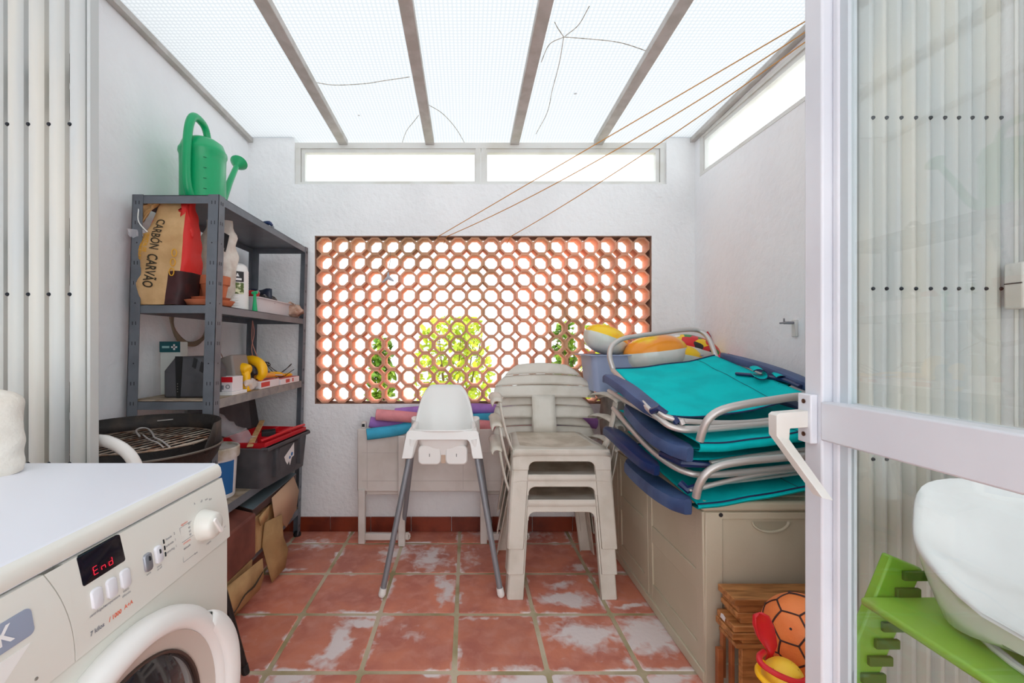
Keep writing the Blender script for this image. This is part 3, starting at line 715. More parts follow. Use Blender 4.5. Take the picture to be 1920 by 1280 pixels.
for k in range(21):
    a = math.radians(-34 + 74 * k / 20); e = math.sin(PI * (k + .15) / 20.3) ** .6; ca, sa = math.cos(a), math.sin(a)
    rows.append([Vector((x_, DY + r_ * ca, DZ + r_ * sa)) for r_, x_ in ((.210, -.4685), (.222, -.4695 + .010 * e), (.236 + .004 * e, -.476 + .022 * e), (.238 + .020 * e, -.480 + .016 * e), (.237 + .018 * e, -.486 + .002 * e), (.234, -.492))])
obj('door_pull', mb.grid(rows), m_pvc, pd, smooth=60, solid=.003)
for x in (-1.02, -.55):
    for y in (.36, .87): obj('foot', MB().lathe([(0, 0.0), (.02, 0.0), (.022, .012), (.012, .03), (0, .03)], (x, y, 0), n=14), m_black, w)
# pale yellow sun glints on the panel are left out
# ---- rolled towel standing on the washer
m_towel = M('cream_terry_cloth', (226, 222, 212), .95, c2=(214, 208, 197), sc=14, bump=.25, bsc=160)
mb = MB(); rows = []
for k in range(25):
    u = k / 24; z = .8515 + .156 * u; s = (1 - max(0, 2 * u - 1) ** 9) ** .4 if u < 1 else .5; s = max(.5, s)
    rows.append([Vector((-.950 + .082 * s * math.cos(a) * (1 + .015 * math.sin(u * 23)), .84 + .05 * s * math.sin(a), z + .004 * math.sin(a * 2))) for a in [2 * PI * j / 24 for j in range(24)]])
mb.grid(rows, closed=True); n = len(mb.v); mb.f += [list(range(24)), list(range(n - 24, n))]; mb.mi += [0, 0]
for r in range(len(mb.v)):
    p = mb.v[r]; mb.v[r] = p + Vector((nz(p, 30), nz(p, 30, 3), 0)) * .004
tw = obj('folded_towel', mb, m_towel, label='thick cream towel standing on the back of the washing machine', cat='towel')

# ================================================================ WHITE TUBE FRAME + BARBECUE
t = thing('folded_chair_frame', (-1.0, 1.19, 0), 'white tubular chair arm rising behind the washing machine beside the gate', 'chair')
m_wt = M('white_painted_tube', (232, 230, 226), .35, coat=.3)
for y in (1.155,):
    mb = MB(); mb.tube([(-1.235, y, .013), (-1.235, y, .70), (-1.235, y, .80), (-1.225, y, .832), (-1.19, y, .846), (-1.0, y, .846), (-.945, y, .838), (-.90, y, .81), (-.875, y, .765), (-.868, y, .70), (-.868, y, .013)], .0155, n=14, smooth=5); obj('arm_tube', mb, m_wt, t)
mb = MB(); mb.tube([(-1.235, 1.155, .42), (-.868, 1.155, .42)], .012); obj('cross_bar', mb, m_wt, t)
mb = MB(); mb.box(-1.225, -.88, 1.146, 1.164, .43, .66); obj('back_panel', mb, m_pvc, t, bevel=.004)

BX, BY, BZ = -1.04, 1.40, .765; BR = .218
g = thing('kettle_barbecue', (BX, BY, 0), 'round black charcoal barbecue with raised wind shield and chrome grill behind the washer', 'barbecue')
m_iron = M('sooty_black_enamel', (34, 28, 25), .6, c2=(74, 58, 46), sc=14, lo=.55, hi=.8, bump=.2, bsc=80)
mb = MB(); prof = [(.02, BZ - .13), (.10, BZ - .122), (.17, BZ - .09), (.21, BZ - .03), (BR, BZ), (BR + .004, BZ + .003), (BR + .002, BZ + .006), (BR - .004, BZ), (.205, BZ - .03), (.165, BZ - .086), (.10, BZ - .117), (0, BZ - .124)]
bw = obj('bowl', mb.lathe([(0, BZ - .13)] + prof, (BX, BY, 0), n=48), m_iron, g, smooth=40)
mb = MB(); mb.tube([(BX + (BR + .003) * math.cos(a), BY + (BR + .003) * math.sin(a), BZ + .003) for a in [2 * PI * k / 48 for k in range(48)]], .0035, n=6, closed=True); obj('rim', mb, M('greasy_metal_rim', (120, 112, 104), .35, .6), bw)
rows = []
for k in range(33):
    a = math.radians(-8 + 196 * k / 32); e = min(1, k / 2, (32 - k) / 2) ; zt = BZ + .012 + (.066) * e
    rows.append([Vector((BX + BR * math.cos(a), BY + BR * math.sin(a), BZ - .01)), Vector((BX + BR * math.cos(a), BY + BR * math.sin(a), zt))])
obj('wind_shield', MB().grid(rows), m_iron, g, solid=.002, smooth=50)
mb = MB(); a0 = math.radians(96)
mb.tube([(BX - .09, BY + BR - .03, BZ + .055), (BX - .045, BY + BR - .012, BZ + .057)], .0022, n=6); obj('shield_slot', mb, m_alu, g)
m_chr = M('rusty_chrome_wire', (190, 176, 160), .3, .7, c2=(140, 100, 76), sc=20)
mb = MB(); gr = .198; zz = BZ + .027
mb.tube([(BX + gr * math.cos(a), BY + gr * math.sin(a), zz) for a in [2 * PI * k / 48 for k in range(48)]], .0028, n=6, closed=True)
for k in range(-6, 7):
    x = k * .0305; h = math.sqrt(max(0, gr * gr - x * x)); c, s = math.cos(-.25), math.sin(-.25)
    mb.tube([(BX + x * c - h * s, BY + x * s + h * c, zz), (BX + x * c + h * s, BY + x * s - h * c, zz)], .0021, n=5)
for k in (-1, 0, 1):
    x = k * .085; h = math.sqrt(gr * gr - x * x); c, s = math.cos(-.25 + PI / 2), math.sin(-.25 + PI / 2)
    mb.tube([(BX + x * c - h * s, BY + x * s + h * c, zz - .003), (BX + x * c + h * s, BY + x * s - h * c, zz - .003)], .0022, n=5)
gg = obj('grill_grate', mb, m_chr, g)
def GP(px, py, dz=.006): return G(px, py, zz + dz)
mb = MB(); mb.tube([GP(262, 818), GP(255, 808, .012), GP(262, 803, .016), GP(276, 803, .016), GP(286, 812, .012), GP(290, 820, .008), GP(303, 826, .006), GP(318, 838, .003)], .003, n=6, smooth=4); mb.tube([GP(268, 815), GP(280, 824, .008), GP(296, 830, .008), GP(306, 838, .003)], .0026, n=6, smooth=3)
obj('grill_handle', mb, m_alu, gg)
m_bleg = M('black_leg', (24, 24, 26), .45)
for (tx, ty, bx, by) in ((-.885, 1.40, -.738, 1.453), (-1.08, 1.52, -1.10, 1.57), (-1.10, 1.26, -1.19, 1.215)):
    lg = obj('leg', MB().tube([(tx, ty, BZ - .08), (bx, by, .005)], .0105, n=10), m_bleg, g)
    obj('foot_cap', MB().tube([(bx + (tx - bx) * .04, by + (ty - by) * .04, .03), (bx, by, .0)], .0125, n=10), m_black, lg)

# ================================================================ STEEL RACK
YN, YF = 1.608, 2.510
FX, RXr = -.9155, -1.237
def lean(z): return -.046 * (1.652 - z) / 1.652
rk = thing('shelving_rack', ((FX + RXr) / 2 - .046, (YN + YF) / 2, 0), 'grey bolted steel shelving rack with five shelves against the left wall', 'shelving rack')
SH = [1.652, 1.246, .888, .457, .160]
for (x, sx_) in ((FX, -1), (RXr, 1)):
    for (y, sy_) in ((YN, 1), (YF, -1)):
        mb = MB(); wL = .040; tk = .002
        z0, z1 = .012, 1.654
        def pt(u, v, z): return Vector((x + lean(z) + u, y + v, z))
        for (u0, u1, v0, v1) in ((0, sx_ * wL, 0, sy_ * tk), (0, sx_ * tk, 0, sy_ * wL)):
            mb.hexa([pt(u0, v0, z0), pt(u1, v0, z0), pt(u1, v1, z0), pt(u0, v1, z0)], [pt(u0, v0, z1), pt(u1, v0, z1), pt(u1, v1, z1), pt(u0, v1, z1)])
        for k in range(22):
            z = .06 + k * .0745
            if k % 3 == 1:
                c = pt(sx_ * .022, -sy_ * .0006, z); mb.lathe([(0, 0), (.0028, 0)], c, n=8, axis='Y', mi=1); c = pt(-sx_ * .0006, sy_ * .022, z); mb.lathe([(0, 0), (.0028, 0)], c, n=8, axis='X', mi=1)
            else:
                for q in (.014, .026):
                    c = pt(sx_ * q, -sy_ * .0006, z); mb.obox(c, (.0012, 0, 0), (0, .0003, 0), (0, 0, .0065), mi=1); c = pt(-sx_ * .0006, sy_ * q, z); mb.obox(c, (.0003, 0, 0), (0, .0012, 0), (0, 0, .0065), mi=1)
        up = obj('upright', mb, [m_rack, m_rackd], rk, smooth=0, weld=False)
        obj('foot', MB().lathe([(0, 0), (.02, 0), (.022, .012), (.016, .024), (0, .024)], (x + lean(0) + sx_ * .012, y + sy_ * .012, 0), n=12), m_black, rk)
for k, z in enumerate(SH):
    a = lean(z); x0, x1, y0, y1 = RXr + a + .0025, FX + a - .0025, YN + .0025, YF - .0025; mb = MB()
    mb.box(x0, x1, y0, y1, z - .002, z)
    for q in ((x0, x1, y0, y0 + .0015), (x0, x1, y1 - .0015, y1), (x0, x0 + .0015, y0, y1), (x1 - .0015, x1, y0, y1)): mb.box(q[0], q[1], q[2], q[3], z - .031, z)
    sh = obj('shelf', mb, m_rack, rk, smooth=0, weld=False)
    if k in (2, 3, 4):
        sh['label'] = 'dusty board-topped shelf'; obj('board', MB().box(x0 + .001, x1 - .001, y0 + .001, y1 - .001, z + .0002, z + .0035), m_chip, sh)
        obj('front_lip', MB().box(x1 - .001, x1 + .001, y0 + .036, y1 - .036, z - .031, z + .0035), M('dusty_grey_lip', (150, 146, 142), .7, c2=(128, 126, 126), sc=20) if k == 2 else m_rack, sh)
SZ = [z + .0005 for z in SH]; B3, B4, B5 = SH[2] + .0040, SH[3] + .0040, SH[4] + .0040

# ---- watering can on top
c = Vector((-1.128, 1.86, SZ[0]))
can = thing('watering_can', c, 'green plastic watering can standing on top of the shelving rack', 'watering can')
k_ = .088
mb = MB(); prof = [(0, 0), (k_ * .98, 0), (k_, .008), (k_ * .985, .03), (k_ * .99, .07), (k_ * .985, .20), (k_ * 1.0, .245), (k_ * 1.05, .256), (k_ * 1.04, .268), (k_ * .98, .276), (k_ * .88, .300), (k_ * .62, .316), (k_ * .5, .318), (k_ * .48, .31), (0, .306)]
body = obj('body', mb.lathe(prof, c, n=40), m_green, can, smooth=40)
mb = MB(); mb.tube([c + Vector(q) for q in ((.0, -k_ * .99, .055), (.0, -k_ - .016, .085), (0, -k_ - .024, .14), (0, -k_ - .020, .24), (0, -k_ - .006, .335), (0, -k_ + .022, .385), (0, -.02, .392), (0, .02, .372), (0, .045, .30))], [.020, .018, .0165, .0165, .0165, .0165, .0155, .0145, .014], n=14, smooth=5)
obj('handle', mb, m_green, can, smooth=60)
mb = MB(); mb.tube([c + Vector(q) for q in ((0, k_ * .8, .05), (0, .14, .10), (0, .21, .22), (0, .27, .318))], [.024, .018, .014, .012], n=14, smooth=5); sp = obj('spout', mb, m_green, can, smooth=60)
d = Vector((0, .6, .8)); q = Vector((0, 1, 0)); R = d.to_track_quat('Z', 'Y').to_matrix()
obj('sprinkler_rose', MB().lathe([(.011, 0), (.018, .01), (.036, .035), (.040, .042), (.036, .048), (0, .052)], c + Vector((0, .268, .312)), n=24, R=R), m_green, sp, smooth=40)
mb = MB()
for i in range(5):
    z = .045 + i * .043; a = -.45; p = c + Vector((k_ * math.sin(.62), -k_ * math.cos(.62), z)); mb.obox(p, Vector((.0045, .003, 0)), (0, .0012, 0), (0, 0, .001))
obj('level_marks', mb, M('dark_green_mark', (0, 92, 60), .5), body)

# blue clamp on the top shelf
t = thing('spring_clamp', (-.975, 2.10, SZ[0]), 'small dark blue spring clamp lying on the far end of the rack top', 'clamp')
mb = MB(); p = Vector((-.965, 2.09, SZ[0])); mb.tube([p + Vector((-.03, .0, .012)), p + Vector((-.01, 0, .026)), p + Vector((.015, 0, .03)), p + Vector((.03, 0, .018))], [.008, .011, .010, .006], smooth=4); obj('upper_grip', mb, m_dnavy, t)
mb = MB(); mb.tube([p + Vector((-.02, .05, .009)), p + Vector((.01, .03, .010)), p + Vector((.03, .01, .014))], [.008, .009, .005], smooth=4); obj('lower_grip', mb, m_steel, t)

# ---- shelf 2 : charcoal bag
def bagmesh(c, w, d, h, leanx=0, seed=0, nu=36, nv=26, pinch=.8, rz=0, topf=None, amp=.010):
    rows = []; c = Vector(c)
    for i in range(nv + 1):
        v = i / nv; ww = w * (.93 + .10 * math.sin(PI * v)) ; dd = d * (1 - pinch * max(0, (v - .62) / .38) ** 1.3)
        if v > .6: ww *= 1 - .28 * ((v - .6) / .4)
        row = []
        for j in range(nu):
            a = 2 * PI * j / nu; x = math.cos(a); y = math.sin(a); e = .42
            x = math.copysign(abs(x) ** e, x); y = math.copysign(abs(y) ** e, y)
            p = Vector((x * ww / 2, y * dd / 2, v * h)); k = nz(p + c, 11, seed) * amp + nz(p + c, 26, seed + 4) * amp * .5
            p += Vector((x, y, .3)) * k; p.x += leanx * v
            if rz: p = Matrix.Rotation(rz, 3, 'Z') @ p
            p.z = max(p.z, 0.0); row.append(c + p)
        rows.append(row)
    return rows
m_kraft = M('crumpled_kraft_paper', (216, 178, 128), .75, c2=(196, 156, 106), sc=9, bump=.35, bsc=30)
m_bagred = M('red_printed_paper', (214, 40, 34), .6, bump=.25, bsc=30); m_bagdk = M('dark_maroon_printed_paper', (64, 24, 26), .6, c2=(30, 14, 18), sc=14)
m_gold = M('gold_printing', (222, 164, 40), .6)
c = Vector((-1.150, 1.672, SZ[1])); Hh = .400
cb = thing('charcoal_bag', c, 'kraft and red paper charcoal sack leaning at the near end of the second shelf', 'bag')
rows = bagmesh(c, .180, .125, Hh, .040, 2, nu=72, pinch=.7)
def bmi(i, j):
    a = (j + .5) / 72; v = i / 26
    front = .63 < a < .762 if v < .8 else .60 < a < .80
    if v > .92: return 0 if .58 < a < .80 else 1
    if front: return 0
    if v < .30 and not (a > .1 and a < .4): return 2
    return 1 if (a > .85 or a < .12 or .38 < a < .62) else 0
mb = MB().grid(rows, mif=bmi, closed=True); n = len(mb.v); mb.f += [list(range(72)), list(range(n - 72, n))]; mb.mi += [0, 1]
sk = obj('sack', mb, [m_kraft, m_bagred, m_bagdk], cb, smooth=70)
def bagmap(rows, c, h, xoff, zoff, rot, d=.0015, squash=1.0):
    # drop a letter point on the sack's near side
    cr, sr = math.cos(rot), math.sin(rot); sq = squash; nv = len(rows) - 1; nu = len(rows[0])
    def f(u, v, q):
        u *= sq; x = c.x + xoff + u * cr - v * sr; z = c.z + zoff + u * sr + v * cr
        t_ = min(nv - 1e-4, max(0, (z - c.z) / h * nv)); i = int(t_); fr_ = t_ - i; best = None
        def yat(row):
            for j in range(nu // 2, nu):
                p, q_ = row[j], row[(j + 1) % nu]
                if (p.x - x) * (q_.x - x) <= 0 and abs(q_.x - p.x) > 1e-6: return p.y + (q_.y - p.y) * (x - p.x) / (q_.x - p.x)
            return min(p.y for p in row)
        return Vector((x, yat(rows[i]) * (1 - fr_) + yat(rows[i + 1]) * fr_ - d - q, z))
    return f
r0 = -PI / 2 - .15
obj('lettering', text('CARB\u00d3N', .046, bagmap(rows, c, Hh, .000, .262, r0, squash=.62), bold=.0006), m_dark, sk, smooth=0)
obj('lettering', text('CARV\u00c3O', .050, bagmap(rows, c, Hh, -.020, .125, r0, squash=.62), bold=.001), m_dark, sk, smooth=0)
obj('lettering', text('VEGETAL DE', .017, bagmap(rows, c, Hh, -.034, .230, r0, squash=.75), bold=.0007), m_gold, sk, smooth=0)
obj('lettering', text('EXTREMADURA', .019, bagmap(rows, c, Hh, -.053, .215, r0, squash=.75), bold=.0007), m_gold, sk, smooth=0)
mb = MB()
for k in range(3):
    p = c + Vector((.062 + .005 * k, -.068, .12 + .035 * k)); mb.tube([p + Vector((.009 * math.cos(a), -.002, .014 * math.sin(a))) for a in [2 * PI * j / 10 for j in range(10)]], .002, n=5, closed=True)
obj('gold_emblem', mb, m_gold, sk)
# folded-over mouth of the sack with its string
mb = MB(); rows2 = []
top = c + Vector((.02, -.01, Hh))
for i in range(9):
    u = i / 8; a = u * 2.5; ctr = top + Vector((-.035 - .055 * u, -.03 - .01 * u, -.012 - .085 * u * u)); wd = .026 + .022 * math.sin(PI * (1 - u) * .5)
    rows2.append([ctr + Vector((wd * (j / 6 - .5) * 2 * .8, -.012 * math.sin(j * 2.1 + i), .02 * (j / 6 - .5) + .007 * math.sin(j * 1.7 + i * .8))) for j in range(7)])
obj('folded_mouth', mb.grid(rows2), m_kraft, sk, solid=.003, smooth=70)
mb = MB(); rows2 = []
for i in range(9):
    u = i / 8; ctr = c + Vector((.078 + .024 * u, -.015, Hh - .04 - .14 * u)); rows2.append([ctr + Vector(((j / 4 - .5) * (.03 + .012 * u), -.02 + .008 * math.sin(j * 2 + i), .01 * j)) for j in range(5)])
obj('red_flap', mb.grid(rows2), m_bagred, sk, solid=.002, smooth=70)
mb = MB(); mb.tube([c + Vector(q) for q in ((-.065, -.062, .355), (-.055, -.078, .31), (-.04, -.080, .285), (-.02, -.078, .265))], .0022, n=6, smooth=4); obj('string', mb, m_pvc, sk)
m_clear = film('clear_plastic_film', (240, 240, 246), .45)
mb = MB(); mb.ball(c + Vector((-.082, -.055, .265)), .030, .014, .020, n=20, m=14, fn=lambda p: p + Vector((nz(p, 50), nz(p, 55, 3), nz(p, 52, 7))) * .016); obj('plastic_tag', mb, m_clear, sk)

# ---- shelf 2 : white soil bag, pot, saucer, bottle, tray
m_wbag = M('white_woven_sack', (228, 222, 212), .6, c2=(206, 196, 184), sc=14, bump=.35, bsc=40)
c = Vector((-1.083, 1.835, SZ[1])); cb = thing('fertiliser_bag', c, 'white sack with a black strip of pale dots behind the near rack post', 'bag')
rows = bagmesh(c, .160, .09, .375, .045, 8, pinch=.75, amp=.014)
mb = MB().grid(rows, closed=True); n = len(mb.v); mb.f += [list(range(36)), list(range(n - 36, n))]; mb.mi += [0, 0]
sk = obj('sack', mb, m_wbag, cb, smooth=70)
fm = bagmap(rows, c, .375, .060, .20, -.16, .002)
obj('black_strip', MB().prism([(-.017, -.10), (.010, -.10), (.016, -.04), (.020, .05), (.017, .11), (-.008, .12), (-.012, .03), (-.019, -.04)], .0006, lambda u, v, q: fm(u, v, q)), m_black, sk, smooth=0)
for k in range(4): obj('pale_dot', MB().prism([(.001 + .0085 * math.cos(a), -.055 + .033 * k + .0085 * math.sin(a)) for a in [2 * PI * j / 12 for j in range(12)]], .0008, lambda u, v, q: fm(u, v, q + .0012)), m_wbag, sk, smooth=0)
def pot(c, r, h): return MB().lathe([(0, 0), (r * .66, 0), (r * .88, h * .66), (r * .98, h * .66), (r, h * .70), (r * 1.03, h), (r * .93, h), (r * .84, h * .64), (r * .62, h * .08), (0, h * .08)], c, n=32)
sc_ = Vector((-.985, 1.685, SZ[1]))
def saucer(c, r, h): return MB().lathe([(0, 0), (r * .78, 0), (r * .84, .002), (r, h), (r * .96, h), (r * .8, .005), (0, .005)], c, n=36)
sz1 = obj('plant_saucer', saucer(Vector((-1.005, 1.70, SZ[1])), .088, .022), m_terrap, smooth=40, label='wide terracotta saucer lowest under the clay pots behind the near post', cat='saucer')
sz2 = obj('plant_saucer', saucer(Vector((-1.012, 1.72, SZ[1] + .0175)), .070, .018), m_terrap, smooth=40, label='terracotta saucer nested in the wider saucer under the clay pot', cat='saucer')
obj('flower_pot', pot(Vector((-1.018, 1.755, SZ[1] + .025)), .056, .10), m_terrap, smooth=40, label='terracotta flower pot standing in the saucers beside the near rack post', cat='pot')
obj('flower_pot', pot(Vector((-1.085, 1.735, SZ[1] + .037)).lerp(Vector((-1.10, 1.79, SZ[1] + .0)), 1.0), .05, .115), m_terrap, smooth=40, label='terracotta flower pot between the charcoal sack and the rack post', cat='pot')
c = Vector((-.998, 1.905, SZ[1])); bt = thing('pesticide_bottle', c, 'white ribbed bottle with black and green label beside the clay pot', 'bottle')
mb = MB(); prof = [(0, 0), (.040, 0), (.044, .006)]
for k in range(16): z = .012 + k * .0105; prof += [(.044, z), (.0425, z + .005)]
prof += [(.042, .176), (.036, .194), (.022, .204), (.0, .207)]
bb = obj('body', mb.lathe(prof, c, n=32, sx=.85), m_pvc, bt, smooth=30)
def cyl(cc, r, sx_=1.0): return lambda u, v, q: cc + Vector(((r + q) * math.sin(u / r) * sx_, -(r + q) * math.cos(u / r), v))
def cpatch(cm, u0, u1, v0, v1, t=.0006, n=8):
    mb = MB(); mb.grid([[cm(u0 + (u1 - u0) * i / n, v, t) for i in range(n + 1)] for v in (v0, v1)]); return mb
cm = cyl(c, .0448, .86)
obj('label', cpatch(cm, -.02, .046, .122, .166), m_black, bb, smooth=0); obj('label', cpatch(cm, -.02, .046, .070, .118), M('green_floral_label', (86, 104, 46), .6, c2=(226, 228, 190), sc=60, lo=.45, hi=.55), bb, smooth=0)
obj('label_print', cpatch(cm, .0, .036, .128, .137, .0012), m_white, bb, smooth=0)
obj('label_print', MB().prism([(.012, .144), (.026, .144), (.019, .160)], .0004, lambda u, v, q: cm(u, v, .0012 + q)), m_white, bb, smooth=0)

c = Vector((-.948, 1.945, SZ[1])); t = thing('spray_trigger', c, 'green plastic spray trigger standing between the bottle and the clear tray', 'spray trigger')
obj('stem', MB().tube([c + Vector((0, 0, .0)), c + Vector((0, 0, .05)), c + Vector((.0, 0, .085))], [.012, .007, .006], n=10), m_green, t); obj('nozzle', MB().tube([c + Vector((-.012, 0, .082)), c + Vector((.012, 0, .086))], .007, n=8), m_green, t)
# clear tray
ty0, ty1, tx0, tx1 = 1.99, 2.42, -1.15, -.955
c = Vector(((tx0 + tx1) / 2, (ty0 + ty1) / 2, SZ[1]))
m_frost = M('frosted_tray_plastic', (222, 222, 226), .3, alpha=.88)
def openbox(c, sx_, sy_, h, tp=1.1, t=.003, r=.02, rim=.008, n=5, rz=0):
    mb = MB(); rows = []
    for (k, z, e) in ((1, 0, -t * 2), (1, 0, 0), (tp, h, 0), (tp, h, rim), (tp, h - .004, rim), (tp, h - .004, rim - .002)):
        rows.append([(u, v, z) for u, v in rr(-sx_ / 2 * k - e, sx_ / 2 * k + e, -sy_ / 2 * k - e, sy_ / 2 * k + e, r, n)])
    R = Matrix.Rotation(rz, 3, 'Z'); rows = [[c + R @ Vector(p) for p in r_] for r_ in rows]
    mb.grid(rows, closed=True); nn = len(rows[0]); mb.f.append(list(range(nn))); mb.mi.append(0)
    inner = [[(u, v, z) for u, v in rr(-sx_ / 2 * k + t, sx_ / 2 * k - t, -sy_ / 2 * k + t, sy_ / 2 * k - t, r * .9, n)] for (k, z) in ((tp, h), (1, t))]
    inner = [[c + R @ Vector(p) for p in r_] for r_ in inner]; mb.grid(inner, closed=True); o = len(mb.v); mb.f.append(list(range(o - nn, o))); mb.mi.append(0)
    # bridge rim to the inside wall
    o1 = 2 * nn; o2 = len(rows) * nn
    for k in range(nn): mb.f.append([o1 + k, o1 + (k + 1) % nn, o2 + (k + 1) % nn, o2 + k]); mb.mi.append(0)
    return mb
obj('storage_tray', openbox(c, .175, .40, .072, 1.06), m_frost, smooth=30, label='shallow translucent white tray on the second shelf holding odds and ends', cat='tray')
t = thing('seed_packet', c, 'dark navy patterned packet sticking up in the clear tray', 'packet')
mb = MB(); rows = [[Vector((-1.10 + .12 * u, 2.19 + .01 * math.sin(u * 6), SZ[1] + .030 + .100 * v + .004 * math.sin(u * 9))) for u in [k / 10 for k in range(11)]] for v in [k / 5 for k in range(6)]]
obj('pouch', mb.grid(rows), M('navy_patterned_foil', (38, 46, 66), .4, c2=(200, 206, 214), sc=34, lo=.56, hi=.6), t, solid=.010, smooth=60)
mb = MB(); mb.box(-1.085, -1.040, 2.180, 2.184, SZ[1] + .085, SZ[1] + .115); obj('pale_label', mb, m_white, t)
mb = MB(); mb.tube([(-1.075, 2.10, SZ[1] + .090), (-1.04, 2.09, SZ[1] + .098), (-1.0, 2.085, SZ[1] + .092)], [.010, .016, .012], smooth=4); obj('glue_tube', mb, m_red, label='stubby red tube lying on top of the things in the clear tray', cat='tube')
mb = MB(); mb.ball((-1.01, 2.20, SZ[1] + .068), .045, .07, .030, fn=lambda p: p + Vector((nz(p, 40), nz(p, 40, 2), nz(p, 40, 5))) * .02); obj('crumpled_bag', mb, M('black_bag_film', (48, 44, 44), .35, c2=(200, 190, 180), sc=24, lo=.56, hi=.62), smooth=60, label='dark crumpled bag in the clear tray behind the red tube', cat='bag')
mb = MB(); mb.ball((-1.08, 2.06, SZ[1] + .062), .035, .045, .032, fn=lambda p: p + Vector((nz(p, 40), nz(p, 40, 2), nz(p, 40, 5))) * .02); obj('cloth_scrap', mb, M('cream_scrap_cloth', (214, 208, 180), .9), smooth=60, label='pale cream cloth scrap at the near end of the clear tray', cat='cloth')
c = Vector((-.965, 2.40, SZ[1] + .034))
mb = MB(); mb.ball(c, .052, .045, .042, n=28, m=18, fn=lambda p: Vector((p.x, p.y, max(SZ[1] + .001, p.z))) + Vector((nz(p, 30), nz(p, 33, 2), abs(nz(p, 30, 5)))) * .030)
obj('crumpled_bag', mb, M('brownish_clear_film', (214, 178, 156), .25, alpha=.75, c2=(170, 120, 92), sc=24), smooth=60, label='crumpled clear bag with brown contents at the far end of the second shelf', cat='bag')

# ---- shelf 3
m_bz = B3
c = Vector((-1.205, 1.80, m_bz)); t = thing('first_aid_box', c, 'narrow white box with teal band and white cross on the third shelf', 'box')
mb = MB(); mb.box(-1.262, -1.180, 1.79, 1.84, m_bz, m_bz + .218); obj('carton', mb, M('pale_carton', (214, 218, 212), .6), t, bevel=.002)
mb = MB(); mb.box(-1.263, -1.179, 1.787, 1.7895, m_bz + .175, m_bz + .219); bd = obj('teal_band', mb, M('dark_teal_print', (10, 84, 92), .5), t)
mb = MB(); cx_, cz_ = -1.202, m_bz + .196; mb.box(cx_ - .012, cx_ + .012, 1.7855, 1.7868, cz_ - .0035, cz_ + .0035); mb.box(cx_ - .0035, cx_ + .0035, 1.7855, 1.7868, cz_ - .012, cz_ + .012); obj('white_cross', mb, m_white, bd, weld=False)
obj('printing', MB().box(-1.252, -1.222, 1.7858, 1.7868, cz_ - .0045, cz_ + .0045), M('pale_teal_print', (150, 196, 196), .5), bd)
c = Vector((-1.085, 1.74, m_bz)); t = thing('power_tool_case', c, 'black angular plastic tool case upright at the near end of the third shelf', 'case')
mb = MB(); pr = [(-.090, 0), (.080, 0), (.088, .01), (.088, .11), (.050, .160), (-.045, .160), (-.090, .105)]
mb.prism(pr, .15, lambda u, v, q: Vector((-1.085 + u * .96, 1.68 + q * .9, m_bz + v))); obj('shell', mb, m_char, t, bevel=.008)
mb = MB(); mb.prism([(-.035, .0), (-.022, 0), (-.012, .161), (-.040, .161)], .004, lambda u, v, q: Vector((-1.085 + u, 1.6765 + q, m_bz + v))); obj('hinge_gap', mb, M('deep_black', (12, 12, 13), .6), t)
mb = MB()
for k in range(2): mb.obox((-1.085 + .035 + k * .028, 1.6795, m_bz + .135 - k * .016), (.0065, 0, -.004), (0, .002, 0), (.004, 0, .018))
obj('latch_slot', mb, m_black, t)
mb = MB()
for k in range(4): mb.ball((-1.085 - .029, 1.675, m_bz + .025 + k * .010), .002, n=6, m=4)
obj('raised_letters', mb, m_gatecore, t)
mb = MB(); mb.hexa([(-1.06, 1.84, m_bz), (-.972, 1.84, m_bz), (-.972, 1.99, m_bz), (-1.06, 1.99, m_bz)], [(-1.06, 1.85, m_bz + .145), (-1.00, 1.85, m_bz + .165), (-1.00, 1.98, m_bz + .165), (-1.06, 1.98, m_bz + .145)]); obj('grey_case', mb, M('taupe_plastic', (140, 132, 126), .6), bevel=.008, label='taupe plastic case hidden behind the near rack post on the third shelf', cat='case')
def at3(px, py, Y): return U(px, py, Y)
# yellow power tools: a jigsaw with a loop handle, and a pistol drill
p = Vector((-.990, 2.03, m_bz)); t = thing('jigsaw', p, 'yellow jigsaw with a thick loop handle on the third shelf, behind the drill', 'jigsaw', 'yellow power tools')
P = [p + Vector(q) for q in ((-.085, .03, .118), (-.04, .015, .132), (.005, 0, .128), (.036, -.010, .106), (.044, -.014, .072), (.026, -.012, .048))]
obj('housing', MB().tube(P, [.018, .022, .023, .023, .021, .016], n=16, smooth=5), m_yellow, t, smooth=60)
P = [p + Vector(q) for q in ((-.08, .01, .080), (-.04, -.004, .094), (-.005, -.012, .092), (.010, -.014, .070))]
obj('grip_pad', MB().tube(P, [.014, .020, .018, .010], n=12, smooth=4), m_char, t, smooth=60)
obj('shoe', MB().box(p.x - .05, p.x + .035, p.y - .03, p.y + .03, m_bz + .0005, m_bz + .006), m_alu, t, bevel=.002); obj('motor', MB().tube([p + Vector((-.03, 0, .006)), p + Vector((-.03, 0, .085))], [.026, .024], n=14), m_char, t)
p = Vector((-.982, 1.925, m_bz)); t = thing('cordless_drill', p, 'yellow pistol-shaped drill on the third shelf, beside the white and red carton', 'drill', 'yellow power tools')
obj('housing', MB().tube([p + Vector(q) for q in ((-.085, .02, .098), (-.05, .012, .100), (-.005, 0, .098), (.018, -.006, .094), (.022, -.007, .092))], [.022, .027, .027, .024, .016], n=18), m_yellow, t, smooth=50)
obj('grip', MB().tube([p + Vector(q) for q in ((.002, -.006, .088), (.012, -.010, .066), (.010, -.012, .040))], [.018, .0165, .015], n=14, smooth=4), m_yellow, t, smooth=60)
obj('battery', MB().box(p.x - .012, p.x + .030, p.y - .030, p.y + .014, m_bz + .0005, m_bz + .036), m_yellow, t, bevel=.006)
